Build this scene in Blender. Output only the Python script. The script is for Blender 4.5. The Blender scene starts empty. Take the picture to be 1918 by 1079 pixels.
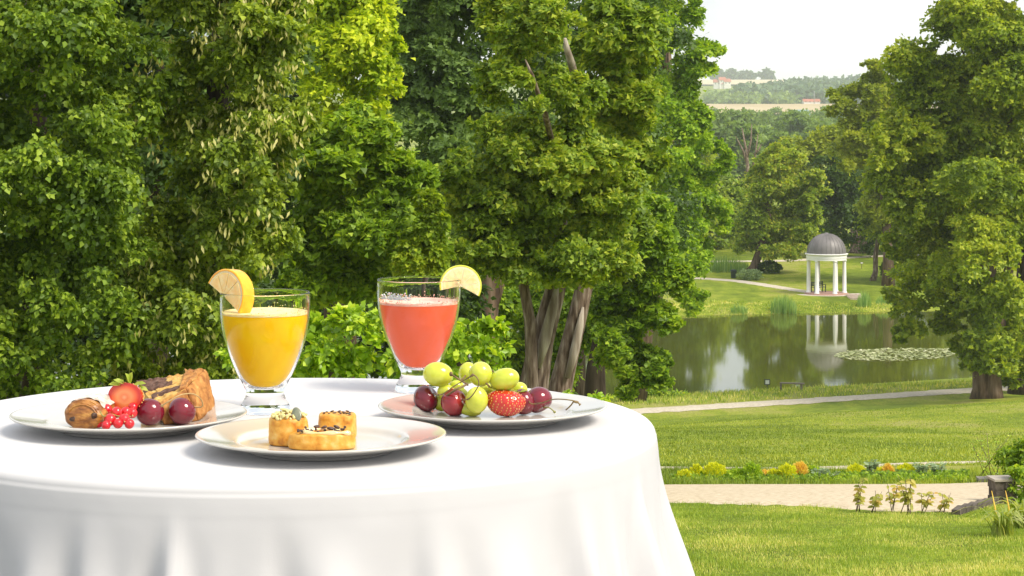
import bpy, bmesh, math, random
import numpy as np
from mathutils import Vector, Matrix, noise

# ------------------------------------------------------------------ camera, sky, sun, exposure
SC = bpy.context.scene
COL = SC.collection
R = math.radians
F, XC, YH, ZC = 4300.0, 959.0, 185.0, 1.131      # focal length in photo pixels, principal column, horizon row, eye height

cam = bpy.data.cameras.new('camera')
cam.sensor_width = 36.0
cam.lens = 36.0 * F / 1918.0
cam.shift_y = -(539.5 - YH) / 1918.0
cam.clip_start, cam.clip_end = 0.05, 30000.0
cam_ob = bpy.data.objects.new('camera', cam)
cam_ob.location = (0, 0, ZC)
cam_ob.rotation_euler = (R(90), 0, 0)
COL.objects.link(cam_ob)
SC.camera = cam_ob

SUN_EL, SUN_AZ = R(47), R(124)                    # azimuth clockwise from +Y (the view direction)
world = bpy.data.worlds.new('World')
SC.world = world
world.use_nodes = True
wn, wl = world.node_tree.nodes, world.node_tree.links
wn.clear()
w_out = wn.new('ShaderNodeOutputWorld'); w_bg = wn.new('ShaderNodeBackground')
w_sky = wn.new('ShaderNodeTexSky')
w_sky.sky_type = 'NISHITA'; w_sky.sun_disc = False
w_sky.sun_elevation = SUN_EL; w_sky.sun_rotation = SUN_AZ
w_sky.air_density = 1.0; w_sky.dust_density = 2.0
w_tc = wn.new('ShaderNodeTexCoord')
w_map = wn.new('ShaderNodeMapping'); w_map.inputs['Scale'].default_value = (1.0, 1.0, 3.2)
w_noise = wn.new('ShaderNodeTexNoise'); w_noise.inputs['Scale'].default_value = 5.5
w_noise.inputs['Detail'].default_value = 7; w_noise.inputs['Roughness'].default_value = 0.55
w_ramp = wn.new('ShaderNodeValToRGB')
w_ramp.color_ramp.elements[0].position = 0.40; w_ramp.color_ramp.elements[0].color = (4.3, 4.6, 4.95, 1)
w_ramp.color_ramp.elements[1].position = 0.60; w_ramp.color_ramp.elements[1].color = (6.9, 6.95, 6.95, 1)
w_mix = wn.new('ShaderNodeMixRGB'); w_mix.inputs['Fac'].default_value = 0.86   # a bright veil of thin cloud over the sky
wl.new(w_tc.outputs['Generated'], w_map.inputs['Vector']); wl.new(w_map.outputs[0], w_noise.inputs['Vector'])
wl.new(w_noise.outputs['Fac'], w_ramp.inputs['Fac'])
wl.new(w_sky.outputs[0], w_mix.inputs['Color1']); wl.new(w_ramp.outputs[0], w_mix.inputs['Color2'])
wl.new(w_mix.outputs[0], w_bg.inputs['Color'])
w_bg.inputs['Strength'].default_value = 0.1
wl.new(w_bg.outputs[0], w_out.inputs['Surface'])

sun = bpy.data.lights.new('sun', 'SUN')
sun.energy = 2.35; sun.angle = R(24); sun.color = (1.0, 0.92, 0.78)
sun_ob = bpy.data.objects.new('sun', sun)
sd = Vector((math.sin(SUN_AZ) * math.cos(SUN_EL), math.cos(SUN_AZ) * math.cos(SUN_EL), math.sin(SUN_EL)))
sun_ob.rotation_euler = (-sd).to_track_quat('-Z', 'Y').to_euler()
sun_ob.location = (0, 0, 60)
COL.objects.link(sun_ob)

SC.view_settings.view_transform = 'Standard'
SC.view_settings.look = 'None'
SC.view_settings.gamma = 1.0
SC.view_settings.use_curve_mapping = False
SC.view_settings.exposure = 0.93
cy = SC.cycles
cy.use_denoising = True
cy.max_bounces = 12; cy.diffuse_bounces = 5; cy.glossy_bounces = 4
cy.transmission_bounces = 8; cy.transparent_max_bounces = 8; cy.volume_bounces = 1
cy.sample_clamp_indirect = 30.0

# ------------------------------------------------------------------ helpers
rng = np.random.default_rng(7)
random.seed(7)

def W(x, y, Y):                       # the point at depth Y that the photo shows at pixel (x, y)
    return Vector(((x - XC) / F * Y, Y, ZC - (y - YH) / F * Y))

def wx(x, Y): return (x - XC) / F * Y

def smooth(a, b, t):
    t = np.clip((t - a) / (b - a), 0, 1)
    return t * t * (3 - 2 * t)

class Geo:
    """collects vertices and faces, then links them as ONE mesh object"""
    def __init__(s): s.v = []; s.f = []
    def add(s, vs, fs, m=None):
        o = len(s.v)
        s.v += [tuple(m @ Vector(p)) if m is not None else tuple(p) for p in vs]
        s.f += [tuple(i + o for i in f) for f in fs]
        return s
    def lathe(s, prof, seg=48, c=(0, 0, 0), m=None, cap0=False, cap1=False):
        vs, fs = [], []
        for r, z in prof:
            for k in range(seg):
                a = 2 * math.pi * k / seg
                vs.append((r * math.cos(a) + c[0], r * math.sin(a) + c[1], z + c[2]))
        n = len(prof)
        for i in range(n - 1):
            for k in range(seg):
                k2 = (k + 1) % seg
                fs.append((i * seg + k, i * seg + k2, (i + 1) * seg + k2, (i + 1) * seg + k))
        if cap0: fs.append(tuple(range(seg))[::-1])
        if cap1: fs.append(tuple((n - 1) * seg + k for k in range(seg)))
        return s.add(vs, fs, m)
    def tube(s, pts, rad, seg=8, cap=True, wob=0.0):
        pts = [Vector(p) for p in pts]
        if not hasattr(rad, '__len__'): rad = [rad] * len(pts)
        t0 = (pts[1] - pts[0]).normalized()
        u = t0.orthogonal().normalized()
        vs, fs = [], []
        for i, p in enumerate(pts):
            t = (pts[min(i + 1, len(pts) - 1)] - pts[max(i - 1, 0)]).normalized()
            u = (u - t * u.dot(t)).normalized(); w = t.cross(u)
            for k in range(seg):
                a = 2 * math.pi * k / seg
                rr = rad[i] * (1 + wob * noise.noise((math.cos(a) * 1.7 + p.x * 2, math.sin(a) * 1.7 + p.y, p.z * 1.1)))
                vs.append(p + (u * math.cos(a) + w * math.sin(a)) * rr)
        for i in range(len(pts) - 1):
            for k in range(seg):
                k2 = (k + 1) % seg
                fs.append((i * seg + k, i * seg + k2, (i + 1) * seg + k2, (i + 1) * seg + k))
        if cap:
            fs.append(tuple(range(seg))[::-1]); fs.append(tuple((len(pts) - 1) * seg + k for k in range(seg)))
        return s.add(vs, fs)
    def box(s, c, d, rz=0.0, m=None):
        x, y, z = d[0] / 2, d[1] / 2, d[2] / 2
        vs = [(i, j, k) for k in (-z, z) for j in (-y, y) for i in (-x, x)]
        fs = [(0, 2, 3, 1), (4, 5, 7, 6), (0, 1, 5, 4), (2, 6, 7, 3), (0, 4, 6, 2), (1, 3, 7, 5)]
        mm = Matrix.Translation(Vector(c)) @ Matrix.Rotation(rz, 4, 'Z')
        if m is not None: mm = mm @ m
        return s.add(vs, fs, mm)
    def ball(s, c, r, seg=24, rings=16, m=None, bump=0.0, bs=60.0, pw=1.0, seed=0):
        if not hasattr(r, '__len__'): r = (r, r, r)
        vs, fs = [], []
        sg = lambda t: math.copysign(abs(t) ** pw, t)
        for i in range(rings + 1):
            th = math.pi * i / rings
            for k in range(seg):
                a = 2 * math.pi * k / seg
                p = Vector((sg(math.sin(th)) * sg(math.cos(a)) * r[0], sg(math.sin(th)) * sg(math.sin(a)) * r[1], sg(math.cos(th)) * r[2]))
                if bump: p *= 1 + bump * noise.noise(p * bs + Vector((seed * 7.1, 0, 0)))
                vs.append(p)
        for i in range(rings):
            for k in range(seg):
                k2 = (k + 1) % seg
                fs.append((i * seg + k, (i + 1) * seg + k, (i + 1) * seg + k2, i * seg + k2))
        mm = Matrix.Translation(Vector(c))
        if m is not None: mm = mm @ m
        return s.add(vs, fs, mm)
    def build(s, name, mat, parent=None, smooth_=True, **props):
        off = Vector((0, 0, 0)); p = parent
        while p is not None: off = off + p.location; p = p.parent
        me = bpy.data.meshes.new(name)
        me.from_pydata([(v[0] - off.x, v[1] - off.y, v[2] - off.z) for v in s.v], [], s.f)
        bm = bmesh.new(); bm.from_mesh(me)
        bmesh.ops.remove_doubles(bm, verts=bm.verts, dist=1e-6)
        bmesh.ops.recalc_face_normals(bm, faces=bm.faces)
        bm.to_mesh(me); bm.free()
        if smooth_: me.polygons.foreach_set('use_smooth', [True] * len(me.polygons))
        return link(name, me, mat, parent, **props)

def link(name, me, mat, parent=None, **props):
    o = bpy.data.objects.new(name, me)
    if mat is not None and not me.materials: me.materials.append(mat)
    COL.objects.link(o); o.parent = parent
    for k, v in props.items(): o[k] = v
    return o

def auto_smooth(o, deg=35):
    """smooth shading that keeps edges sharper than deg"""
    me = o.data
    bm = bmesh.new(); bm.from_mesh(me)
    for e in bm.edges:
        if len(e.link_faces) == 2 and e.calc_face_angle(0) > R(deg): e.smooth = False
    bm.to_mesh(me); bm.free()
    return o

def np_mesh(name, V, faces, mat, parent=None, smooth_=False, **props):
    """V (n,3) array; faces a list of (m,k) index arrays"""
    off = Vector((0, 0, 0)); p = parent
    while p is not None: off = off + p.location; p = p.parent
    me = bpy.data.meshes.new(name)
    V = np.asarray(V, dtype=np.float32) - np.array(off, dtype=np.float32)
    me.vertices.add(len(V)); me.vertices.foreach_set('co', V.ravel())
    tot = [np.full(len(f), f.shape[1], dtype=np.int32) for f in faces]
    loops = np.concatenate([f.ravel() for f in faces]).astype(np.int32)
    tot = np.concatenate(tot)
    start = np.concatenate([[0], np.cumsum(tot)[:-1]]).astype(np.int32)
    me.loops.add(len(loops)); me.loops.foreach_set('vertex_index', loops)
    me.polygons.add(len(tot)); me.polygons.foreach_set('loop_start', start); me.polygons.foreach_set('loop_total', tot)
    if smooth_: me.polygons.foreach_set('use_smooth', np.ones(len(tot), dtype=bool))
    me.update(calc_edges=True)
    return link(name, me, mat, parent, **props)

def thing(name, label, cat, loc, group=None):
    o = bpy.data.objects.new(name, None); COL.objects.link(o)
    o.empty_display_size = 0.1
    o.location = loc; o['label'] = label; o['category'] = cat
    if group: o['group'] = group
    return o

def tag(o, label, cat, group=None):
    o['label'] = label; o['category'] = cat
    if group: o['group'] = group
    return o

# ------------------------------------------------------------------ materials
def new_mat(name):
    m = bpy.data.materials.new(name); m.use_nodes = True
    n = m.node_tree.nodes; n.clear()
    out = n.new('ShaderNodeOutputMaterial')
    return m, n, m.node_tree.links, out

def pbr(name, cols, scale=8.0, rough=0.6, bump=0.0, bscale=None, detail=6, coat=0.0, sss=0.0, sss_r=(1, .4, .2), sss_s=0.01,
        spec=0.5, stretch=(1, 1, 1), sheen=0.0, rough2=None, metal=0.0, lo=0.3, hi=0.7):
    m, n, l, out = new_mat(name)
    b = n.new('ShaderNodeBsdfPrincipled')
    b.inputs['Roughness'].default_value = rough
    b.inputs['Specular IOR Level'].default_value = spec
    b.inputs['Coat Weight'].default_value = coat; b.inputs['Coat Roughness'].default_value = 0.05
    b.inputs['Metallic'].default_value = metal
    b.inputs['Sheen Weight'].default_value = sheen
    if sss:
        b.inputs['Subsurface Weight'].default_value = sss
        b.inputs['Subsurface Radius'].default_value = sss_r; b.inputs['Subsurface Scale'].default_value = sss_s
    tc = n.new('ShaderNodeTexCoord'); mp = n.new('ShaderNodeMapping'); mp.inputs['Scale'].default_value = stretch
    l.new(tc.outputs['Object'], mp.inputs[0])
    if len(cols) == 1: b.inputs['Base Color'].default_value = (*cols[0], 1)
    else:
        nz = n.new('ShaderNodeTexNoise'); nz.inputs['Scale'].default_value = scale; nz.inputs['Detail'].default_value = detail
        l.new(mp.outputs[0], nz.inputs['Vector'])
        rp = n.new('ShaderNodeValToRGB'); e = rp.color_ramp.elements
        for i, c in enumerate(cols):
            pos = lo + (hi - lo) * i / (len(cols) - 1)
            el = e[i] if i < 2 else e.new(pos)
            el.position = pos; el.color = (*c, 1)
        l.new(nz.outputs['Fac'], rp.inputs[0]); l.new(rp.outputs[0], b.inputs['Base Color'])
        if rough2 is not None:
            mr = n.new('ShaderNodeMapRange'); mr.inputs['To Min'].default_value = rough; mr.inputs['To Max'].default_value = rough2
            l.new(nz.outputs['Fac'], mr.inputs[0]); l.new(mr.outputs[0], b.inputs['Roughness'])
    if bump:
        nb = n.new('ShaderNodeTexNoise'); nb.inputs['Scale'].default_value = bscale or scale * 3; nb.inputs['Detail'].default_value = 8
        l.new(mp.outputs[0], nb.inputs['Vector'])
        bp = n.new('ShaderNodeBump'); bp.inputs['Strength'].default_value = min(bump, 1.0); bp.inputs['Distance'].default_value = 0.3 / (bscale or scale * 3)
        l.new(nb.outputs['Fac'], bp.inputs['Height']); l.new(bp.outputs[0], b.inputs['Normal'])
    l.new(b.outputs[0], out.inputs[0])
    return m

def leaf_mat(name, cols, transl=0.40, patch=0.35, pscale=0.5, rough=0.5, spec=0.35, gain=2.45):
    """leaves: colour differs leaf by leaf (per mesh island) and a little bough by bough; light shines through"""
    m, n, l, out = new_mat(name)
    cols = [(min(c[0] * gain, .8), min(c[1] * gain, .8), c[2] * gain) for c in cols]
    g = n.new('ShaderNodeNewGeometry'); rp = n.new('ShaderNodeValToRGB'); e = rp.color_ramp.elements
    for i, c in enumerate(cols):
        pos = i / (len(cols) - 1)
        el = e[i] if i < 2 else e.new(pos)
        el.position = pos; el.color = (*c, 1)
    tc = n.new('ShaderNodeTexCoord'); nz = n.new('ShaderNodeTexNoise'); nz.inputs['Scale'].default_value = pscale; nz.inputs['Detail'].default_value = 3
    l.new(tc.outputs['Object'], nz.inputs['Vector'])
    mr = n.new('ShaderNodeMapRange'); mr.inputs['From Min'].default_value = 0.3; mr.inputs['From Max'].default_value = 0.7
    mr.inputs['To Min'].default_value = -patch; mr.inputs['To Max'].default_value = patch
    l.new(nz.outputs['Fac'], mr.inputs[0])
    ad = n.new('ShaderNodeMath'); ad.operation = 'ADD'; ad.use_clamp = True
    l.new(g.outputs['Random Per Island'], ad.inputs[0]); l.new(mr.outputs[0], ad.inputs[1]); l.new(ad.outputs[0], rp.inputs[0])
    b = n.new('ShaderNodeBsdfPrincipled'); b.inputs['Roughness'].default_value = rough; b.inputs['Specular IOR Level'].default_value = spec
    l.new(rp.outputs[0], b.inputs['Base Color'])
    t = n.new('ShaderNodeBsdfTranslucent')
    hs = n.new('ShaderNodeMixRGB'); hs.blend_type = 'MULTIPLY'; hs.inputs['Fac'].default_value = 1.0
    hs.inputs['Color2'].default_value = (1.5, 1.45, 0.55, 1)
    l.new(rp.outputs[0], hs.inputs['Color1']); l.new(hs.outputs[0], t.inputs['Color'])
    mx = n.new('ShaderNodeMixShader'); mx.inputs[0].default_value = transl
    l.new(b.outputs[0], mx.inputs[1]); l.new(t.outputs[0], mx.inputs[2]); l.new(mx.outputs[0], out.inputs[0])
    return m

def bark_mat(name, cols, sc=6.0, bump=0.8):
    return pbr(name, cols, scale=sc, rough=0.9, bump=bump, bscale=sc * 2.2, stretch=(1.6, 1.6, 0.25), spec=0.2)

# ------------------------------------------------------------------ terrain
PN = np.array([(0, 1.131), (4.6, 1.131), (5.2, 1.25), (8, 2.0), (12, 2.95), (18, 3.98), (20, 4.17), (23, 4.45), (27, 4.87), (30, 5.18), (34, 5.70),
               (37, 6.1), (41, 6.62), (46, 7.27), (70, 10.25), (95, 13.45), (113, 15.95), (118, 16.42), (125, 16.55), (130, 16.95), (134, 17.4),
               (138, 18.4), (150, 19.5)])
PF = np.array([(150, 19.5), (183, 19.2), (186.2, 17.7), (187.5, 17.35), (194, 16.85), (230, 16.5), (260, 16.2), (330, 16.6), (900, 17.5), (1400, 15.5),
               (1750, 12.4), (2150, 4.2), (2400, 1.5), (3000, -14), (3700, -31), (5200, -34), (9000, -30)])
def shore_near(X): return 134.5 + 0.45 * (np.clip(X, -40, 60) - 8)
def shore_far(X): return 187.0 + 0.22 * (np.clip(X, -40, 90) - 22)
def T(X, Y):
    """height of the ground"""
    X = np.asarray(X, dtype=float); Y = np.asarray(Y, dtype=float)
    w = smooth(70, 112, Y)
    yn = Y - w * (shore_near(X) - 134.5)
    yf = Y - (shore_far(X) - 187.0) * (1 - smooth(230, 400, Y))
    mid = 160.0
    d = np.where(Y < mid, np.interp(yn, PN[:, 0], PN[:, 1]), np.interp(yf, PF[:, 0], PF[:, 1]))
    und = 0.05 * np.sin(X * 0.9 + Y * 0.35) * np.sin(Y * 0.23 + 1.3) + 0.10 * np.sin(X * 0.23 + 0.6) * np.sin(Y * 0.11)
    und = .4 * und * smooth(14, 30, Y) * (1 - 0.8 * smooth(105, 120, Y))
    return ZC - d + und * np.where(Y < 400, 1, 0)
def Tz(X, Y): return float(T(X, Y))
def G(x, Y, dz=0.0):                   # ground point under photo column x at depth Y
    X = wx(x, Y); return Vector((X, Y, Tz(X, Y) + dz))
LAKE_Z = ZC - 17.5

# ------------------------------------------------------------------ leaves in numpy
def unit(a): return a / (np.linalg.norm(a, axis=-1, keepdims=True) + 1e-9)
LEAF = {   # (tip direction, side, normal) and faces
    'fold': (np.array([(0, 0, 0), (.45, .36, .10), (1, 0, -.06), (.45, -.36, .10)]), [(0, 1, 2), (0, 2, 3)]),
    'kite': (np.array([(0, 0, 0), (.36, .43, .11), (1, 0, -.12), (.36, -.43, .11)]), [(0, 1, 2), (0, 2, 3)]),
    'tri': (np.array([(0, 0, 0), (.78, .44, .06), (.92, -.40, -.06)]), [(0, 1, 2)]),
    'thin': (np.array([(0, 0, 0), (.45, .17, .05), (1, 0, -.05), (.45, -.17, .05)]), [(0, 1, 2), (0, 2, 3)]),
    'heart': (np.array([(0, 0, 0), (.22, .44, .10), (.62, .34, .08), (1, 0, -.12), (.62, -.34, .08), (.22, -.44, .10)]), [(0, 1, 2, 3), (0, 3, 4, 5)]),
    'oval': (np.array([(0, 0, 0), (.3, .25, .07), (.7, .24, .05), (1, 0, -.08), (.7, -.24, .05), (.3, -.25, .07)]), [(0, 1, 2, 3), (0, 3, 4, 5)]),
    'lobed': (np.array([(0, 0, 0), (.10, .46, .06), (.42, .30, .05), (.62, .52, .02), (.66, .20, .05), (1, 0, -.1),
                        (.66, -.20, .05), (.62, -.52, .02), (.42, -.30, .05), (.10, -.46, .06)]), [(0, 1, 2, 3, 4, 5), (0, 5, 6, 7, 8, 9)]),
}
def leaf_arrays(P, D, N, L, kind):
    tv, tf = LEAF[kind]
    n = len(P)
    D = unit(D); N = unit(N - D * np.sum(N * D, axis=1, keepdims=True)); S = np.cross(N, D)
    L = np.broadcast_to(np.asarray(L, dtype=float), (n,))[:, None, None]
    V = P[:, None, :] + L * (tv[None, :, 0:1] * D[:, None, :] + tv[None, :, 1:2] * S[:, None, :] + tv[None, :, 2:3] * N[:, None, :])
    base = (np.arange(n) * len(tv))[:, None]
    Fs = {}
    for f in tf: Fs.setdefault(len(f), []).append(base + np.array(f)[None, :])
    return V.reshape(-1, 3), [np.concatenate(v) for v in Fs.values()]

def join_arrays(parts):
    Vs, Fd, o = [], {}, 0
    for V, fs in parts:
        Vs.append(V)
        for f in fs: Fd.setdefault(f.shape[1], []).append(f + o)
        o += len(V)
    return np.concatenate(Vs), [np.concatenate(v) for v in Fd.values()]

def crown_leaves(blobs, L, kind='fold', boughs=14, bough_r=0.42, sprays=26, per=26, spray_r=None, droop=0.25, up=0.7, back=0.45,
                 scat=0.5, flat=0.65, fill=0.12, shell=(0.62, 1.0), face=0.55):
    """leaves of a crown: big lobes (blobs) carry boughs, boughs carry leaf sprays, sprays carry leaves.
    blobs: rows of centre xyz and radii xyz, in metres.  Returns P, D, N, sizes, and the bough centres"""
    B = np.array(blobs, dtype=float)
    C, Rr = B[:, :3], B[:, 3:6]
    bc, br = [], []
    vol = (Rr.prod(axis=1)) ** (2 / 3); vol = vol / vol.mean()
    for i in range(len(B)):
        k = max(3, int(boughs * vol[i]))
        d = unit(rng.normal(size=(k * 3, 3)) + np.array([0, -0.15, 0.12]))
        keep = (d[:, 1] < 0.25) | (rng.random(len(d)) > back)
        d = d[keep][:k]
        p = C[i] + d * Rr[i] * rng.uniform(shell[0], 0.95, size=(len(d), 1))
        q = np.linalg.norm((p[:, None, :] - C[None]) / Rr[None], axis=2); q[:, i] = 9
        ok = q.min(axis=1) > 0.6
        bc.append(p[ok]); br.append(bough_r * Rr[i].mean() * rng.uniform(.55, 1.25, size=ok.sum()))
        nf = max(1, int(k * fill))
        d = unit(rng.normal(size=(nf, 3))); bc.append(C[i] + d * Rr[i] * rng.uniform(0.15, .5, size=(nf, 1))); br.append(np.full(nf, bough_r * Rr[i].mean() * 1.2))
    bc = np.concatenate(bc); br = np.concatenate(br)
    w = br ** 2; w = w / w.mean()
    ns = np.maximum(4, (sprays * w).astype(int))
    bi = np.repeat(np.arange(len(bc)), ns)
    out_c = C.mean(axis=0)
    outward = unit(bc - out_c)[bi]
    d = unit(rng.normal(size=(len(bi), 3)) + np.array([0, 0, 0.55]) + 0.45 * outward)
    sr = spray_r if spray_r else 0.42
    stray = np.where(rng.random(len(bi)) < .09, rng.uniform(1.05, 1.55, len(bi)), rng.uniform(.55, 1.05, len(bi)))
    sc = bc[bi] + d * (br[bi] * stray)[:, None] * np.array([1, 1, flat])
    n = unit(up * np.array([0, 0, 1.0]) + face * d + 0.35 * rng.normal(size=d.shape))
    hz = unit(d * np.array([1, 1, 0.15]) + 0.05 * rng.normal(size=d.shape))
    t1 = unit(hz - n * np.sum(hz * n, axis=1, keepdims=True)); t2 = np.cross(n, t1)
    srad = sr * br[bi] * rng.uniform(.6, 1.3, size=len(bi))
    si = np.repeat(np.arange(len(sc)), per)
    a = rng.normal(0, .62, size=(len(si), 2)); a[:, 0] *= 1.3
    rad = np.linalg.norm(a, axis=1)
    P = sc[si] + (t1[si] * a[:, 0:1] + t2[si] * a[:, 1:2] + n[si] * rng.normal(0, .16, size=(len(si), 1))) * srad[si][:, None]
    P[:, 2] -= droop * srad[si] * rad ** 2 * 0.5
    N = unit(n[si] + scat * rng.normal(size=P.shape))
    D = unit(t1[si] * (a[:, 0:1] + .5) + t2[si] * a[:, 1:2] + np.array([0, 0, -.55]) * (0.4 + droop) + 0.45 * rng.normal(size=P.shape))
    return P, D, N, L * rng.uniform(.5, 1.4, size=len(P)), bc, br

def px_blobs(Y, rows):
    """rows of (x, y, rx, ry[, dY[, rY]]) in photo pixels at depth Y -> lobes in metres"""
    out = []
    for r in rows:
        y0 = Y + (r[4] if len(r) > 4 else 0.0)
        c = W(r[0], r[1], y0); a, b = .87 * r[2] * y0 / F, .87 * r[3] * y0 / F
        out.append((c.x, c.y, c.z, a, r[5] if len(r) > 5 else min(a, b) * 0.9, b))
    return out

BARK_GREY = bark_mat('bark_grey', [(.05, .032, .022), (.13, .09, .065), (.23, .175, .135), (.40, .34, .28)], 9, 1.0)
BARK_DARK = bark_mat('bark_dark', [(.03, .022, .016), (.075, .055, .042), (.13, .10, .08)], 4)
BARK_BROWN = bark_mat('bark_brown', [(.06, .04, .028), (.14, .095, .065), (.22, .16, .115)], 4)
WOOD_BARE = bark_mat('bare_wood', [(.16, .12, .09), (.34, .29, .235), (.5, .45, .38)], 5, 0.6)

def tree(name, label, cat, base, stems, blobs, mat, bark=BARK_DARK, group=None, L=0.1, kind='fold', limbs=5, seg=10, trunk_name='trunk', **kw):
    """a tree: trunk(s), limbs reaching the boughs, crown of leaves"""
    t = thing(name, label, cat, base, group)
    P, D, N, S, bc, br = crown_leaves(blobs, L, kind, **kw)
    np_mesh('crown', *leaf_arrays(P, D, N, S, kind), mat, t, kind='stuff')
    for pts, rad in stems:
        Geo().tube(pts, rad, seg, wob=0.22).build(trunk_name, bark, t)
    if limbs and stems:
        pts, rad = stems[0]
        tops = [Vector(p) for p in pts]
        idx = np.argsort(-br)[:limbs * 3]
        idx = rng.choice(idx, size=min(limbs, len(idx)), replace=False)
        for i in idx:
            e = Vector(bc[i]); k = len(tops) - 1
            s = tops[k] if random.random() < .5 else tops[k].lerp(tops[k - 1], random.random() * .8)
            r0 = rad[k] * .5
            mid = s.lerp(e, .5) + Vector((0, 0, .12 * (e - s).length))
            q = [s, s.lerp(mid, .55), mid, mid.lerp(e, .6), e]
            Geo().tube(q, [r0, r0 * .75, r0 * .5, r0 * .33, r0 * .12], max(5, seg - 3), wob=.15).build('branch', bark if bark is not BARK_GREY else BARK_BROWN, t)
    return t

# ------------------------------------------------------------------ the setting
def grid_mesh(name, xs, ys, zf, mat, **props):
    X, Y = np.meshgrid(np.array(xs, dtype=float), np.array(ys, dtype=float))
    V = np.stack([X, Y, zf(X, Y)], axis=-1).reshape(-1, 3)
    nx, ny = len(xs), len(ys)
    i = (np.arange(ny - 1)[:, None] * nx + np.arange(nx - 1)[None, :]).ravel()
    return np_mesh(name, V, [np.stack([i, i + 1, i + nx + 1, i + nx], axis=1)], mat, None, True, **props)

def lawn_mat():
    m, n, l, out = new_mat('lawn')
    b = n.new('ShaderNodeBsdfPrincipled'); b.inputs['Roughness'].default_value = .9; b.inputs['Specular IOR Level'].default_value = .15
    tc = n.new('ShaderNodeTexCoord')
    def nz(scale, det, stretch=(1, 1, 1)):
        mp = n.new('ShaderNodeMapping'); mp.inputs['Scale'].default_value = stretch
        t = n.new('ShaderNodeTexNoise'); t.inputs['Scale'].default_value = scale; t.inputs['Detail'].default_value = det
        l.new(tc.outputs['Object'], mp.inputs[0]); l.new(mp.outputs[0], t.inputs['Vector']); return t
    big = nz(.16, 4, (1, .45, 1)); fine = nz(9, 8); midn = nz(1.3, 5, (1, .5, 1))
    r1 = n.new('ShaderNodeValToRGB'); e = r1.color_ramp.elements
    e[0].position = .33; e[0].color = (.115, .165, .012, 1); e[1].position = .66; e[1].color = (.31, .31, .075, 1)
    x = e.new(.47); x.color = (.185, .245, .018, 1); x = e.new(.56); x.color = (.26, .30, .03, 1)
    ad = n.new('ShaderNodeMath'); ad.operation = 'MULTIPLY_ADD'; ad.inputs[1].default_value = .45
    sb = n.new('ShaderNodeMath'); sb.operation = 'SUBTRACT'; sb.inputs[1].default_value = .5
    l.new(midn.outputs['Fac'], sb.inputs[0]); l.new(sb.outputs[0], ad.inputs[0]); l.new(big.outputs['Fac'], ad.inputs[2])
    l.new(ad.outputs[0], r1.inputs[0])
    r2 = n.new('ShaderNodeValToRGB'); r2.color_ramp.elements[0].position = .3; r2.color_ramp.elements[0].color = (.5, .5, .5, 1)
    r2.color_ramp.elements[1].position = .7; r2.color_ramp.elements[1].color = (1.3, 1.3, 1.3, 1)
    l.new(fine.outputs['Fac'], r2.inputs[0])
    mu = n.new('ShaderNodeMixRGB'); mu.blend_type = 'MULTIPLY'; mu.inputs[0].default_value = .8
    l.new(r1.outputs[0], mu.inputs[1]); l.new(r2.outputs[0], mu.inputs[2]); l.new(mu.outputs[0], b.inputs['Base Color'])
    bp = n.new('ShaderNodeBump'); bp.inputs['Strength'].default_value = .9; bp.inputs['Distance'].default_value = .06
    l.new(fine.outputs['Fac'], bp.inputs['Height']); l.new(bp.outputs[0], b.inputs['Normal'])
    l.new(b.outputs[0], out.inputs[0]); return m

xs = np.concatenate([np.linspace(-3200, -160, 26)[:-1], np.linspace(-160, -12, 38)[:-1], np.arange(-12, 52, 1.0), np.linspace(52, 180, 40), np.linspace(200, 3600, 34)])
ys = np.concatenate([np.arange(-12, 4.5, 2), np.arange(4.5, 60, .7), np.arange(60, 116, 1.5), np.arange(116, 150, .5), np.arange(150, 182, 2), np.arange(182, 240, .8),
                     np.arange(240, 430, 6), np.geomspace(430, 9000, 60)])
ground = grid_mesh('ground', xs, ys, T, lawn_mat(), kind='structure')

def water_mat():
    m, n, l, out = new_mat('pond_water')
    b = n.new('ShaderNodeBsdfPrincipled')
    b.inputs['Base Color'].default_value = (.078, .090, .014, 1); b.inputs['Roughness'].default_value = .045; b.inputs['IOR'].default_value = 1.333
    tc = n.new('ShaderNodeTexCoord'); mp = n.new('ShaderNodeMapping'); mp.inputs['Scale'].default_value = (.35, 1.2, 1)
    nz = n.new('ShaderNodeTexNoise'); nz.inputs['Scale'].default_value = 1.6; nz.inputs['Detail'].default_value = 4
    bp = n.new('ShaderNodeBump'); bp.inputs['Strength'].default_value = .10; bp.inputs['Distance'].default_value = .012
    l.new(tc.outputs['Object'], mp.inputs[0]); l.new(mp.outputs[0], nz.inputs['Vector']); l.new(nz.outputs['Fac'], bp.inputs['Height']); l.new(bp.outputs[0], b.inputs['Normal'])
    l.new(b.outputs[0], out.inputs[0]); return m
grid_mesh('water', np.linspace(-120, 150, 10), np.linspace(105, 215, 10), lambda X, Y: X * 0 + LAKE_Z, water_mat(), kind='structure')

GRAVEL = pbr('pale_gravel', [(.42, .335, .22), (.54, .45, .32), (.62, .53, .39)], scale=14, rough=.95, bump=.5, bscale=40, spec=.15)
DIRT = pbr('footpath_gravel', [(.42, .36, .27), (.52, .46, .36), (.60, .54, .44)], scale=6, rough=.95, bump=.4, bscale=20, spec=.15)

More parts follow.
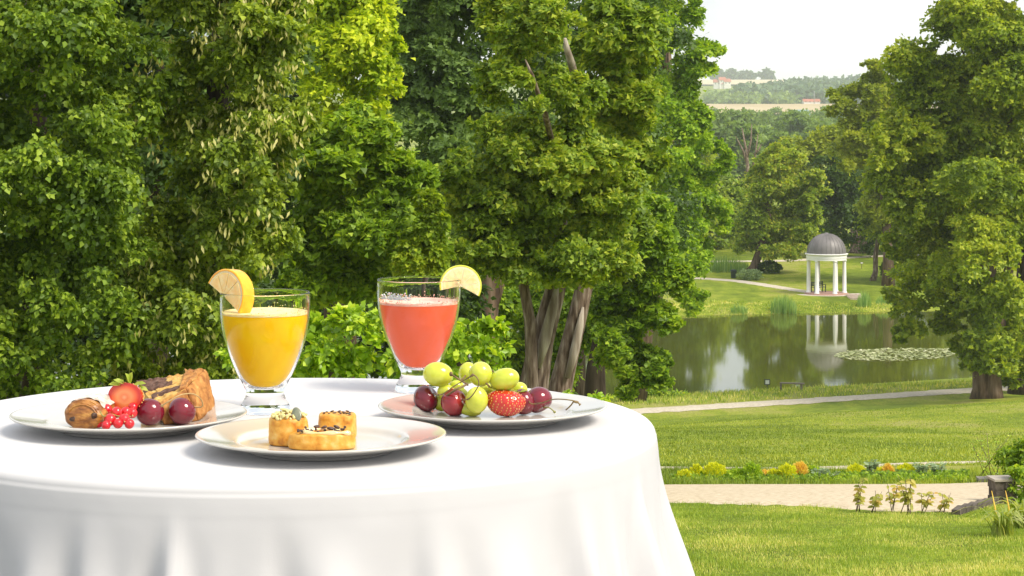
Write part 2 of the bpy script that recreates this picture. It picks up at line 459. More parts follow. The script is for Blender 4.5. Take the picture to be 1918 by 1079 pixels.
def ribbon(name, centre, half, mat, dz=.03, n_across=6, jit=.10, step=.35, **props):
    """a path laid along a line of (X, Y) points, on the ground, with uneven edges"""
    pts = [np.array(p, float) for p in centre]
    P = []
    for a, b in zip(pts[:-1], pts[1:]):
        k = max(2, int(np.linalg.norm(b - a) / step))
        P += [a + (b - a) * t for t in np.linspace(0, 1, k, endpoint=False)]
    P.append(pts[-1]); P = np.array(P)
    for _ in range(6): P[1:-1] = (P[:-2] + P[1:-1] * 2 + P[2:]) / 4
    t = np.gradient(P, axis=0); t /= np.linalg.norm(t, axis=1, keepdims=True) + 1e-9
    nrm = np.stack([-t[:, 1], t[:, 0]], axis=1)
    rows = []
    for k in range(n_across + 1):
        u = -1 + 2 * k / n_across
        h = half * u
        off = h + (rng.normal(0, jit, len(P)) if k in (0, n_across) else 0)
        q = P + nrm * np.reshape(off, (-1, 1))
        edge = -0.045 if k in (0, n_across) else 0
        rows.append(np.stack([q[:, 0], q[:, 1], T(q[:, 0], q[:, 1]) + dz + edge], axis=1))
    V = np.stack(rows, axis=1).reshape(-1, 3); m = n_across + 1
    i = (np.arange(len(P) - 1)[:, None] * m + np.arange(n_across)[None, :]).ravel()
    return np_mesh(name, V, [np.stack([i, i + m, i + m + 1, i + 1], axis=1)], mat, None, True, kind='structure', **props)

# path beside the pond (constant distance from the near shore)
def near_line(yn, x0, x1, k=24):
    L = []
    for X in np.linspace(x0, x1, k):
        Y = yn
        for _ in range(30):
            w = float(smooth(70, 112, np.array(Y))); Y = yn + w * (float(shore_near(np.array(X))) - 134.5)
        L.append((X, Y))
    return L
ribbon('pond_path', near_line(121.6, -10, 60, 40), 1.05, DIRT, dz=.06, jit=.12)
# the thin path behind the flower bed
ribbon('garden_path', [(wx(300, 43), 43.5), (wx(800, 43), 42.6), (wx(1180, 43), 42.2), (wx(1290, 42.5), 41.9), (wx(1450, 43), 42.6), (wx(1700, 44.6), 44.6), (wx(1890, 46), 45.6), (wx(2300, 46), 46.5)], .42, DIRT, dz=.03, jit=.04)
# gravel walk in front of the bed: from the table to the stone pier
def poly_ground(name, outline, mat, dz, step=.22, jit=.03):
    """a sheet on the ground, bounded by photo pixels (x, Y)"""
    P = np.array([(wx(x, Y), Y) for x, Y in outline])
    Ym, YM = P[:, 1].min(), P[:, 1].max()
    rows = []
    n = 150; m = 14
    ysr = np.linspace(P[:, 0].min(), P[:, 0].max(), n)
    half = len(P) // 2
    lo = P[:half]; hi = P[half:]
    lo = lo[np.argsort(lo[:, 0])]; hi = hi[np.argsort(hi[:, 0])]
    V = []
    for X in ysr:
        a = np.interp(X, lo[:, 0], lo[:, 1]) + rng.normal(0, jit * 2); b = np.interp(X, hi[:, 0], hi[:, 1]) + rng.normal(0, jit)
        for t in np.linspace(0, 1, m):
            Y = a + (b - a) * t
            V.append((X, Y, Tz(X, Y) + dz - (.045 if t in (0, 1) else 0)))
    i = (np.arange(n - 1)[:, None] * m + np.arange(m - 1)[None, :]).ravel()
    return np_mesh(name, np.array(V), [np.stack([i, i + m, i + m + 1, i + 1], axis=1)], mat, None, True, kind='structure')
poly_ground('gravel_walk', [(100, 29.4), (1150, 29.2), (1275, 28.6), (1500, 27.9), (1640, 26.9), (1790, 26.6), (1862, 28.2),
                            (100, 33.2), (1150, 33.4), (1275, 33.5), (1590, 34.3), (1750, 34.3), (1830, 34.8), (1862, 34.8)], GRAVEL, .03)
# paths on the far side
ribbon('bank_path', [(wx(1240, 214), 214), (wx(1320, 212.5), 212.5), (wx(1385, 210), 210), (wx(1440, 205.5), 205.5), (wx(1500, 200.5), 200.5), (wx(1530, 199), 199)], .75, DIRT, dz=.05, jit=.08)
ribbon('park_path', [(wx(1200, 229), 229), (wx(1330, 232), 232), (wx(1460, 233), 233), (wx(1600, 238), 238), (wx(1690, 241), 241), (wx(1900, 245), 245)], .9, DIRT, dz=.06, jit=.08)
# the unseen terrace that carries the table, its stone paled to bounce light upward
Geo().box((0, 1.2, -.06), (9, 6.6, .12)).build('terrace', pbr('terrace_bounce_stone', [(.50, .48, .44), (.60, .58, .54)], scale=5, rough=.8, bump=.3), smooth_=False, kind='structure')

# fields and hills in the distance
FIELD = pbr('ripe_field', [(.36, .27, .13), (.44, .34, .18), (.50, .40, .23)], scale=.02, rough=.95, stretch=(1, .2, 1))
STUB = pbr('stubble_field', [(.48, .40, .24), (.56, .48, .31)], scale=.01, rough=.95, stretch=(1, .2, 1))
grid_mesh('ripe_field', np.linspace(60, 620, 30), np.linspace(1720, 2080, 14), lambda X, Y: T(X, Y) + 1.0, FIELD, kind='structure')
grid_mesh('hill_field', np.linspace(150, 900, 30), np.linspace(3150, 3560, 14), lambda X, Y: T(X, Y) + 2.0, STUB, kind='structure')

# ------------------------------------------------------------------ leaf colours
LM_LINDEN = leaf_mat('linden_leaf', [(.030, .054, .006), (.052, .088, .007), (.085, .13, .010), (.14, .185, .016)], pscale=1.1, transl=.32)
LM_LINDEN2 = leaf_mat('linden_leaf_yellowed', [(.036, .058, .006), (.064, .096, .008), (.10, .138, .011), (.165, .20, .018)], pscale=1.1, transl=.32)
LM_BRACT = leaf_mat('linden_bract', [(.42, .42, .10), (.55, .52, .18), (.65, .6, .26)], transl=.3, gain=1.0)
LM_LIME = leaf_mat('lime_yellow_leaf', [(.10, .15, .008), (.19, .24, .012), (.29, .31, .018)], pscale=.8)
LM_LIMEG = leaf_mat('yellow_green_leaf', [(.055, .09, .006), (.095, .14, .008), (.17, .20, .012)], pscale=1.2)
LM_MAPLE = leaf_mat('green_maple_leaf', [(.040, .072, .005), (.072, .122, .007), (.108, .165, .009), (.17, .215, .014)], pscale=.7)
LM_MAPLE2 = leaf_mat('mixed_maple_leaf', [(.044, .074, .008), (.078, .122, .010), (.115, .16, .013), (.18, .205, .02)], pscale=.6)
LM_ASH = leaf_mat('ash_leaf', [(.042, .070, .018), (.065, .105, .026), (.095, .14, .034)], pscale=.4)
LM_OAK = leaf_mat('bright_oak_leaf', [(.055, .10, .005), (.092, .155, .007), (.135, .20, .009), (.19, .24, .013)], pscale=.45)
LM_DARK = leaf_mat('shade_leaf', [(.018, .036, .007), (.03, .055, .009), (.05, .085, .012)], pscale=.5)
LM_PARK = leaf_mat('park_linden_leaf', [(.052, .080, .006), (.09, .128, .008), (.132, .17, .010), (.19, .21, .015)], pscale=.22, patch=.45)
LM_OLIVE = leaf_mat('olive_leaf', [(.075, .10, .007), (.12, .15, .010), (.175, .19, .014)], pscale=.3)
LM_RUST = leaf_mat('rusty_green_leaf', [(.065, .10, .009), (.105, .15, .011), (.155, .195, .015), (.20, .20, .022)], pscale=.25)
LM_FAR = leaf_mat('valley_leaf', [(.05, .085, .018), (.08, .12, .025), (.11, .15, .035)], pscale=.08)
LM_HEDGE = leaf_mat('hedge_leaf', [(.062, .105, .007), (.105, .17, .009), (.155, .225, .012), (.29, .32, .03)], pscale=2.2, rough=.38, spec=.5, patch=.25)
LM_GOLD = leaf_mat('golden_conifer', [(.16, .19, .008), (.28, .28, .012), (.38, .34, .016)], pscale=3)
LM_ORANGE = leaf_mat('rusty_conifer', [(.26, .17, .03), (.38, .24, .055), (.46, .32, .09)], pscale=3)
LM_GREY = leaf_mat('grey_green_leaf', [(.07, .10, .05), (.11, .15, .08), (.16, .20, .12)], pscale=3)
LM_HERB = leaf_mat('herb_leaf', [(.11, .12, .02), (.17, .165, .03), (.23, .20, .05), (.26, .17, .05)], pscale=4)
LM_STRAP = leaf_mat('strap_leaf', [(.16, .22, .03), (.28, .32, .08), (.45, .45, .22)], pscale=4, gain=1.35)
LM_REED = leaf_mat('reed_leaf', [(.06, .11, .03), (.10, .16, .045), (.15, .20, .06)], pscale=1)

def relief(blobs, n=5):
    """break big lobes into smaller ones that stand forward or back, with gaps between"""
    out = []
    for x, y, z, a, b, c in blobs:
        for k in range(n):
            d = unit(rng.normal(size=3)); q = rng.uniform(.35, .62)
            out.append((x + d[0] * a * .62, y + (d[1] * .5 - .15 + rng.uniform(-.5, .4)) * a, z + d[2] * c * .62, a * q, b * q, c * q * rng.uniform(.6, .9)))
        out.append((x, y + .45 * a, z, a * .75, b * .6, c * .75))
    return out
# ------------------------------------------------------------------ trees on the left
def stem(pix, Y, rads, dY=0):
    return ([W(x, y, Y + dY * i) for i, (x, y) in enumerate(pix)], rads)
def stem_to_ground(x, Y, pix, rads):
    """a trunk that starts on the ground under (x, Y) and passes the given photo points"""
    g = G(x, Y, -.15)
    return ([g] + [W(a, b, Y) for a, b in pix], rads)

tree('linden_tree', 'broad linden filling the left edge, dark green with few pale bracts', 'tree', G(40, 27.2), [stem_to_ground(40, 27.2, [(50, 700), (70, 350), (60, 0)], [.28, .24, .16, .09])],
     relief(px_blobs(25.0, [(60, 60, 210, 190), (-120, 250, 200, 220), (120, 330, 190, 190), (-60, 560, 220, 190), (150, 600, 190, 180), (20, 790, 240, 150), (190, 760, 180, 130, -.4), (230, 140, 150, 170, .8), (40, 200, 120, 120, .3), (20, 420, 120, 120, .2), (200, 440, 110, 120, .2), (0, -200, 260, 190), (-300, 450, 200, 300)])),
     LM_LINDEN, L=.062, kind='kite', boughs=9, sprays=13, per=20, bough_r=0.36, up=.4, face=.7, scat=.75, fill=.06, group='lindens on the left', limbs=4)
t2 = relief(px_blobs(26.0, [(420, 60, 180, 170), (512, 200, 108, 110), (420, 300, 165, 150), (330, 470, 160, 150), (455, 430, 120, 120), (380, 620, 150, 130), (300, 700, 160, 110), (420, 30, 100, 110), (400, -150, 220, 150), (480, 330, 100, 110), (330, 200, 130, 150, .8), (440, 560, 110, 110, .3)]))
lt = tree('linden_tree', 'linden hung with clusters of pale yellow bracts, beside the lime yellow maple', 'tree', G(380, 27), [stem_to_ground(380, 27, [(390, 700), (400, 350), (420, 0)], [.28, .24, .18, .1])],
          t2, LM_LINDEN2, L=.060, kind='kite', boughs=7, sprays=14, per=22, bough_r=0.36, up=.4, face=.7, scat=.75, fill=.06, group='lindens on the left', limbs=4)
# pale bracts hang below the leaf sprays
def bracts(parent, blobs, n):
    P, D, N, S, bc, br = crown_leaves(blobs, .075, 'thin', boughs=16, sprays=2, per=1, bough_r=.42, shell=(.9, 1.0))
    k = rng.choice(len(P), size=min(n, len(P)), replace=False)
    pp, dd, nn = [], [], []
    for p in P[k]:
        p = p + np.array([0, -.13, .0])
        for _ in range(rng.integers(3, 7)):
            pp.append(p + rng.normal(0, .045, 3)); dd.append(np.array([rng.normal(0, .45), rng.normal(0, .45) - .1, -1])); nn.append(rng.normal(size=3) + np.array([0, -.8, .4]))
    np_mesh('bracts', *leaf_arrays(np.array(pp), np.array(dd), np.array(nn), .09 * rng.uniform(.7, 1.2, len(pp)), 'thin'), LM_BRACT, parent, kind='stuff')
bracts(lt, t2, 620)
tree('maple_tree', 'lime yellow maple rising behind the linden, brightest crown of the grove', 'tree', G(640, 46), [stem_to_ground(650, 46, [(650, 400), (655, 150), (640, 20)], [.22, .18, .13, .08])],
     px_blobs(45.0, [(640, 60, 95, 100), (600, 150, 80, 90), (700, 130, 55, 70), (650, -60, 110, 110), (700, 40, 45, 60), (590, 20, 70, 90), (740, 85, 22, 26), (665, 185, 70, 60), (610, 210, 60, 60), (720, 170, 36, 50)]),
     LM_LIME, L=.11, kind='tri', boughs=15, sprays=24, per=24, bough_r=.36, limbs=6, bark=BARK_BROWN)
tree('maple_tree', 'deep green maple between the bract hung linden and the leaning trunks', 'tree', G(640, 40), [stem_to_ground(625, 40, [(625, 480), (640, 300), (660, 220)], [.2, .17, .12, .07])],
     relief(px_blobs(38.0, [(650, 250, 95, 80), (700, 330, 85, 90), (600, 330, 85, 90), (650, 430, 120, 90), (570, 450, 85, 85), (740, 430, 70, 70), (660, 520, 110, 60), (560, 540, 80, 60), (760, 380, 60, 60), (790, 330, 34, 40), (745, 320, 60, 70), (820, 450, 36, 50, .6)]), 4),
     LM_MAPLE, L=.112, kind='tri', boughs=5, sprays=14, per=19, bough_r=.42, droop=.45, limbs=6)
tree('maple_sapling', 'small yellow green maple low between the deep green maple and leaning trunks', 'tree', G(800, 39), [stem_to_ground(800, 39, [(800, 560), (800, 460), (805, 400)], [.07, .06, .045, .025])],
     px_blobs(37.0, [(800, 385, 22, 36), (812, 425, 26, 30), (785, 450, 36, 30), (822, 470, 24, 30), (765, 490, 40, 26), (800, 505, 40, 22)]), LM_LIMEG, L=.095, boughs=10, sprays=16, per=18, bough_r=.42, limbs=3)
tree('ash_tree', 'feathery grey green ash at the back, between the yellow maple and leaning maple', 'tree', G(918, 60), [stem_to_ground(912, 56, [(912, 610), (918, 540), (930, 430), (915, 330)], [.30, .27, .25, .2, .1]), ([W(918, 585, 56), W(933, 535, 56), W(945, 480, 56)], [.17, .16, .12])],
     relief(px_blobs(62.0, [(800, 50, 90, 90), (870, 130, 90, 80), (780, 200, 80, 80), (860, 260, 90, 80), (790, 330, 80, 70), (830, -70, 120, 90), (920, 20, 80, 100), (740, 30, 60, 80), (880, 390, 80, 80), (760, 110, 70, 80), (900, 190, 70, 80), (840, -10, 90, 70)]), 4),
     LM_ASH, L=.15, kind='tri', boughs=5, sprays=13, per=28, bough_r=.42, droop=.5, limbs=0, bark=BARK_BROWN)
tree('maple_tree', 'many stemmed maple in mid picture with a broad dense crown over pale split trunks', 'tree', G(995, 42),
     [stem_to_ground(985, 42, [(1000, 725), (1015, 640), (1040, 545), (1052, 440), (1040, 300)], [.34, .26, .225, .20, .12, .05]),
      stem_to_ground(1000, 41.6, [(996, 700), (993, 600), (978, 520), (962, 470), (950, 380)], [.13, .115, .10, .09, .08, .05])],
     relief(px_blobs(41.0, [(960, 280, 110, 100), (880, 330, 85, 90), (1050, 300, 110, 110), (980, 400, 130, 85), (890, 440, 85, 75), (1100, 420, 110, 90), (960, 480, 110, 55), (1060, 490, 110, 55), (1150, 330, 70, 100), (950, 130, 75, 110), (1000, 40, 90, 90), (940, 30, 65, 80), (870, 390, 60, 60), (1150, 480, 60, 60), (1060, 180, 80, 90), (1004, 196, 30, 20, -1.7), (1076, 152, 30, 20, -1.2), (980, 150, 26, 16, -1.5)]), 4),
     LM_MAPLE2, L=.094, kind='tri', boughs=4, sprays=17, per=18, bough_r=.42, droop=.35, limbs=5, bark=BARK_GREY)
lean = tree('maple_tree', 'leaning maple with a single pale barked trunk just right of the split trunks', 'tree', G(1040, 44),
     [stem_to_ground(1035, 43, [(1052, 720), (1075, 620), (1098, 520), (1115, 420), (1125, 300)], [.25, .215, .19, .175, .13, .06])],
     relief(px_blobs(47.0, [(1130, 60, 90, 100), (1090, -60, 110, 100), (1180, 170, 70, 90), (1120, 190, 80, 80), (1190, 60, 70, 90), (1200, 300, 60, 80), (1170, 420, 60, 70)]), 4),
     LM_ASH if False else LM_MAPLE2, L=.12, kind='tri', boughs=5, sprays=26, per=28, bough_r=.42, droop=.5, limbs=0, bark=BARK_GREY)
# stripped wood and dead stubs of the two maples
Geo().tube([W(1010, 690, 41.72), W(1020, 640, 41.72), W(1036, 575, 41.74), W(1044, 535, 41.78)], [.03, .11, .10, .03], 10, wob=.5).build('bare_wood', WOOD_BARE, lean.parent or [o for o in COL.objects if o.get('label', '').startswith('many stemmed')][0])
Geo().tube([W(1064, 708, 42.74), W(1076, 660, 42.74), W(1086, 610, 42.76), W(1092, 575, 42.8)], [.05, .085, .07, .02], 10, wob=.5).build('bare_wood', WOOD_BARE, lean)
many = [o for o in COL.objects if o.get('label', '').startswith('many stemmed')][0]
Geo().tube([W(1035, 270, 41.2), W(1022, 215, 40.2), W(1008, 175, 39.8), W(996, 140, 39.7), W(984, 112, 39.6)], [.055, .05, .042, .034, .012], 9, wob=.4).build('dead_branch', BARK_GREY, many)
Geo().tube([W(1092, 230, 42.0), W(1078, 150, 40.6), W(1070, 118, 40.2), W(1062, 92, 40.0), W(1058, 72, 39.9)], [.085, .08, .07, .06, .03], 9, wob=.5).build('dead_branch', WOOD_BARE, lean)
tree('oak_tree', 'tall bright green oak on the right side of the grove, against the sky', 'tree', G(1185, 127), [stem_to_ground(1185, 127, [(1200, 600), (1240, 500), (1245, 250), (1245, 20)], [.75, .7, .62, .5, .3])],
     relief(px_blobs(123.0, [(1240, 40, 80, 90), (1290, 140, 55, 80), (1250, 200, 85, 90), (1305, 260, 45, 70), (1240, 320, 90, 80), (1310, 370, 62, 80), (1250, 450, 85, 80), (1305, 480, 40, 60), (1190, 120, 60, 90), (1240, -90, 110, 90), (1352, 300, 28, 45), (1345, 92, 22, 13), (1316, 88, 26, 18), (1300, 20, 32, 30), (1310, -30, 30, 30), (1352, 400, 26, 45), (1300, 560, 30, 40)]), 4),
     LM_OAK, L=.22, kind='tri', boughs=5, sprays=16, per=19, bough_r=.42, droop=.3, limbs=8, bark=BARK_BROWN)
tree('maple_tree', 'low spreading maple over the pond edge with a short dark trunk by the table', 'tree', G(1115, 57), [stem_to_ground(1115, 57, [(1115, 735), (1116, 690), (1130, 600), (1160, 480)], [.30, .27, .25, .18, .1])],
     relief(px_blobs(55.0, [(1190, 430, 80, 75), (1150, 520, 70, 60), (1225, 500, 62, 70), (1190, 570, 80, 55), (1240, 590, 40, 45), (1170, 650, 80, 45), (1215, 670, 48, 36), (1150, 600, 60, 60), (1265, 520, 32, 50), (1180, 700, 46, 24), (1222, 708, 40, 22), (1185, 728, 34, 16)]), 4),
     LM_MAPLE, L=.13, kind='tri', boughs=5, sprays=18, per=24, bough_r=.42, droop=.5, limbs=6, bark=BARK_DARK)
# trees added behind, dark leaved to put shade into the gaps of the grove
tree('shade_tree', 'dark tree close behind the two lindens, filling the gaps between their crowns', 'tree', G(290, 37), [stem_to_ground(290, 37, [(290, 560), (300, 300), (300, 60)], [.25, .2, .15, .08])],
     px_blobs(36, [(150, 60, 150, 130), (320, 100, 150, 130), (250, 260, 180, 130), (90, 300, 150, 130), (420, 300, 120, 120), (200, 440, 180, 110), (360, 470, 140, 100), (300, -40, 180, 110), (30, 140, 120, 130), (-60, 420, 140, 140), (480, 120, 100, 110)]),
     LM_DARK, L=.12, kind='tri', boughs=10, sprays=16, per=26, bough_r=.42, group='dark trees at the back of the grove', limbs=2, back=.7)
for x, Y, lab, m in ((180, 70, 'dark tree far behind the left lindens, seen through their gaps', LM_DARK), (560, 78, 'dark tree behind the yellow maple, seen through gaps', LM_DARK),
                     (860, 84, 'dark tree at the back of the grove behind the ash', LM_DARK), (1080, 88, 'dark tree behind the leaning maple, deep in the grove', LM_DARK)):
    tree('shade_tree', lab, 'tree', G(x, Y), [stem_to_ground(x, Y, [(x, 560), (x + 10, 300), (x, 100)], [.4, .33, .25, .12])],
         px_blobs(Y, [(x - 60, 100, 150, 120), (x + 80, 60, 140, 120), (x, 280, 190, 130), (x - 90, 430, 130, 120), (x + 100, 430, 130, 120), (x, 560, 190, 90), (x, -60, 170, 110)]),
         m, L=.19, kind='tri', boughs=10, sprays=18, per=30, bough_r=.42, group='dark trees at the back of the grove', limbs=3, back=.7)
def bush(name, label, cat, base, blobs, mat, L, kind='fold', group=None, stems=4, bark=BARK_DARK, **kw):
    t = thing(name, label, cat, base, group)
    P, D, N, S, bc, br = crown_leaves(blobs, L, kind, **kw)
    np_mesh('foliage', *leaf_arrays(P, D, N, S, kind), mat, t, kind='stuff')
    g = Geo()
    for _ in range(stems):
        e = Vector(bc[rng.integers(len(bc))]); b = Vector(base) + Vector((random.uniform(-.1, .1), random.uniform(-.1, .1), -.05))
        h = max(e.z - b.z, .1)
        g.tube([b, b.lerp(e, .5) + Vector((0, 0, h * .1)), e], [.012 + h * .012, .009 + h * .008, .004 + h * .002], 5)
    if stems: g.build('stems', bark, t)
    return t
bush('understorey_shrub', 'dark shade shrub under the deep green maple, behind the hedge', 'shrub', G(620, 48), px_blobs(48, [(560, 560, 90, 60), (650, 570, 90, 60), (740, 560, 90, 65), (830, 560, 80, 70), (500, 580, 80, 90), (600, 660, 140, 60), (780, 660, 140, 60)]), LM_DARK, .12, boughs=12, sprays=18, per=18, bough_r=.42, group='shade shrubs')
bush('understorey_shrub', 'dark shade shrub filling the gap between the leaning trunks', 'shrub', G(1010, 58), px_blobs(58, [(960, 600, 70, 70), (1040, 600, 80, 80), (950, 700, 80, 60), (1040, 690, 70, 60), (1100, 560, 60, 60)]), LM_MAPLE, .13, boughs=12, sprays=18, per=18, bough_r=.42, group='shade shrubs')
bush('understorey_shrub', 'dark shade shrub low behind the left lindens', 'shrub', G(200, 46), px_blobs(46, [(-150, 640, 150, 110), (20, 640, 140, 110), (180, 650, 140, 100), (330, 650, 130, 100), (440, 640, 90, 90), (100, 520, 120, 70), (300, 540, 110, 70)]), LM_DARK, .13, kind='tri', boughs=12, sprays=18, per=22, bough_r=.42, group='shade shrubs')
bush('privet_shrub', 'low yellow green shrub at the foot of the leaning trunk, above the fruit plate', 'shrub', G(1075, 30), px_blobs(30, [(1050, 752, 50, 26), (1100, 757, 45, 22), (1010, 765, 50, 25), (1050, 830, 90, 60), (1050, 890, 100, 50)]), LM_HEDGE, .06, 'oval', boughs=14, sprays=16, per=16, bough_r=.42)
hb = bush('hedge', 'clipped privet hedge with glossy leaves, behind the two glasses', 'hedge', G(740, 15.6),
     px_blobs(15.2, [(560, 660, 110, 75), (640, 640, 85, 70), (700, 650, 90, 72), (790, 650, 95, 68), (880, 660, 90, 60), (935, 650, 40, 52), (500, 680, 100, 80), (620, 745, 140, 70), (850, 745, 140, 70), (640, 590, 30, 24), (700, 600, 40, 26), (870, 618, 40, 24), (920, 612, 28, 18), (540, 880, 120, 120), (660, 880, 120, 120), (780, 880, 120, 120), (890, 880, 110, 120), (560, 1060, 120, 120), (690, 1060, 130, 120), (810, 1060, 120, 120), (900, 1060, 100, 120)]),
     LM_HEDGE, .052, 'fold', boughs=17, sprays=9, per=14, bough_r=.34, droop=.05, up=.35, scat=.8)

# ------------------------------------------------------------------ trees on the right and across the pond
tree('linden_tree', 'huge old linden on the right lawn, its branches hanging low over the pond', 'tree', G(1850, 125),
     [stem_to_ground(1842, 125, [(1843, 728), (1842, 690), (1846, 640), (1850, 500), (1850, 300)], [.75, .62, .54, .5, .45, .3]),
      stem_to_ground(1862, 124.6, [(1862, 730), (1861, 690), (1868, 640), (1890, 500)], [.52, .44, .36, .34, .25])],
     relief(px_blobs(125, [(1745, 210, 110, 90), (1700, 320, 95, 90), (1810, 150, 120, 95), (1880, 320, 110, 110), (1775, 400, 100, 90), (1740, 520, 60, 50), (1830, 60, 130, 110), (1740, 140, 90, 90), (1850, 230, 110, 100), (1760, 300, 110, 90), (1700, 390, 75, 70), (1800, 430, 110, 90), (1720, 480, 70, 60), (1690, 555, 42, 48), (1745, 560, 45, 40), (1715, 605, 28, 40), (1800, 545, 70, 60), (1860, 560, 70, 80), (1690, 250, 75, 80), (1930, 130, 120, 140), (1950, 380, 110, 140), (1850, 650, 65, 50), (1900, 640, 70, 60), (1850, -80, 160, 110), (1670, 450, 32, 40), (1760, 600, 14, 32), (1690, 620, 26, 26), (1840, 600, 40, 60), (1835, 690, 30, 22), (1900, 700, 40, 25), (1812, 650, 34, 50), (1800, 590, 50, 50), (1885, 660, 50, 50), (1870, 600, 70, 60), (1850, 440, 90, 80, -5), (1855, 540, 70, 60, -5), (1852, 620, 60, 52, -5), (1905, 560, 60, 60, -4), (1880, 680, 36, 26, -3), (1850, 340, 90, 80, -5), (1835, 672, 34, 26, -4), (1780, 500, 60, 60, -3)]), 4),
     LM_PARK, L=0.23, kind='tri', boughs=6, sprays=10, per=22, bough_r=.42, droop=.6, limbs=12, bark=BARK_BROWN, seg=14)
tree('linden_tree', 'second linden trunk at the right frame edge, dark and ivy clad', 'tree', G(1912, 128),
     [stem_to_ground(1912, 128, [(1910, 700), (1912, 600), (1925, 400)], [.8, .55, .5, .4])],
     px_blobs(130, [(1960, 560, 100, 110), (1990, 400, 110, 120), (2030, 250, 120, 120), (2000, 640, 80, 70), (1915, 700, 30, 36)]), LM_MAPLE, L=.24, kind='tri', boughs=14, sprays=20, per=18, bough_r=.36, droop=.5, limbs=4, bark=BARK_DARK)
tree('maple_tree', 'light green maple leaning out left of the big linden, against the sky', 'tree', G(1690, 205), [stem_to_ground(1664, 206, [(1664, 480), (1660, 400), (1640, 250)], [.6, .45, .4, .25])],
     relief(px_blobs(206, [(1590, 175, 45, 45), (1650, 170, 60, 60), (1630, 250, 70, 60), (1700, 230, 70, 70), (1560, 200, 22, 26), (1680, 330, 75, 70), (1730, 130, 60, 60), (1600, 290, 60, 50), (1650, 400, 50, 50), (1720, 430, 60, 60), (1650, 130, 40, 30)]), 4),
     LM_OLIVE, L=.28, kind='tri', boughs=5, sprays=22, per=20, bough_r=.42, droop=.4, limbs=8, bark=BARK_BROWN)
tree('oak_tree', 'round oak with rusty tints and a leaning trunk, left of the white rotunda', 'tree', G(1404, 219), [stem_to_ground(1403, 219, [(1412, 500), (1424, 470), (1440, 400)], [.55, .42, .38, .25])],
     relief(px_blobs(219, [(1440, 330, 60, 65), (1490, 400, 60, 60), (1420, 410, 50, 55), (1460, 450, 70, 38), (1400, 455, 36, 30), (1475, 290, 38, 40), (1510, 440, 36, 30), (1520, 360, 40, 50)]), 4),
     LM_RUST, L=.29, kind='tri', boughs=5, sprays=22, per=22, bough_r=.42, droop=.4, limbs=7, bark=BARK_BROWN)
tree('oak_tree', 'dark park tree directly behind the rotunda dome', 'tree', G(1562, 240), [stem_to_ground(1562, 238, [(1562, 460), (1564, 400), (1570, 300)], [.5, .4, .35, .2])],
     px_blobs(238, [(1570, 330, 60, 60), (1600, 400, 60, 60), (1545, 400, 50, 50), (1620, 440, 50, 35), (1560, 445, 50, 25), (1590, 290, 45, 40), (1510, 450, 40, 30)]),
     LM_DARK, L=.32, kind='tri', boughs=14, sprays=18, per=18, bough_r=.36, droop=.4, limbs=5)
tree('maple_tree', 'pale yellow green maple rising behind the dark park tree', 'tree', G(1520, 262), [stem_to_ground(1520, 262, [(1520, 420), (1520, 320)], [.5, .35, .2])],
     px_blobs(262, [(1530, 290, 55, 50), (1500, 330, 45, 50), (1570, 265, 45, 36), (1480, 270, 26, 24), (1600, 300, 40, 50)]), LM_OLIVE, L=.34, kind='tri', boughs=14, sprays=18, per=18, bough_r=.36, limbs=4)
tree('park_tree', 'slim grey trunked tree with a curved base, right of the rotunda', 'tree', G(1634, 211), [stem_to_ground(1634, 211, [(1640, 510), (1640, 480), (1648, 420)], [.34, .24, .22, .14])],
     px_blobs(211, [(1655, 400, 45, 50), (1690, 440, 40, 40), (1630, 420, 30, 35), (1680, 380, 50, 50)]), LM_PARK, L=0.3, kind='tri', boughs=12, sprays=18, per=18, bough_r=.36, limbs=4, bark=BARK_GREY)
tree('park_tree', 'thick trunked dark tree in the distance right of the dome', 'tree', G(1606, 244), [stem_to_ground(1603, 244, [(1604, 470), (1604, 430)], [.95, .75, .6]), stem_to_ground(1615, 244, [(1615, 470), (1616, 430)], [.6, .5, .4])],
     px_blobs(246, [(1610, 430, 55, 35), (1660, 440, 60, 40), (1640, 370, 70, 60), (1710, 420, 50, 50)]), LM_DARK, L=0.34, kind='tri', boughs=12, sprays=18, per=18, bough_r=.36, limbs=4, bark=BARK_GREY)
# the row of trees on the far bank that goes on behind the grove and the big linden, and shows in the pond
far_row = [(1282, 244, 190, LM_PARK), (1020, 240, 160, LM_PARK), (1130, 232, 130, LM_MAPLE2), (1235, 238, 120, LM_DARK), (1330, 250, 290, LM_MAPLE2), (1385, 262, 330, LM_PARK), (1790, 240, 170, LM_PARK), (1880, 246, 190, LM_OLIVE), (1980, 238, 170, LM_PARK), (2080, 246, 190, LM_DARK)]
fl = ['park tree across the pond, half hidden by the right edge of the bright oak', 'park tree across the pond, behind the grove on its left', 'park tree across the pond, behind the low spreading maple', 'dark park tree across the pond behind the bright oak', 'park tree at the pond bend, right behind the bright oak',
      'shaded park tree between the bright oak and the rusty oak', 'park tree behind the hanging linden branches', 'olive park tree behind the linden trunk', 'park tree beyond the right frame edge, behind the linden', 'dark park tree beyond the right frame edge']
for (x, Y, top, m), lab in zip(far_row, fl):
    mid = (top + 480) / 2; hh = (480 - top) / 2
    tree('park_tree', lab, 'tree', G(x, Y), [stem_to_ground(x, Y, [(x, 480), (x + 4, mid)], [.5, .4, .2])],
         px_blobs(Y, [(x, top + hh * .55, 50, hh * .55), (x - 38, mid + 15, 46, hh * .6), (x + 38, mid + 10, 46, hh * .6), (x, 480 - hh * .5, 62, hh * .5), (x - 30, 475, 44, 28), (x + 30, 475, 44, 28)]),
         m, L=.38, kind='tri', boughs=12, sprays=14, per=20, bough_r=.38, limbs=3, group='park trees across the pond')
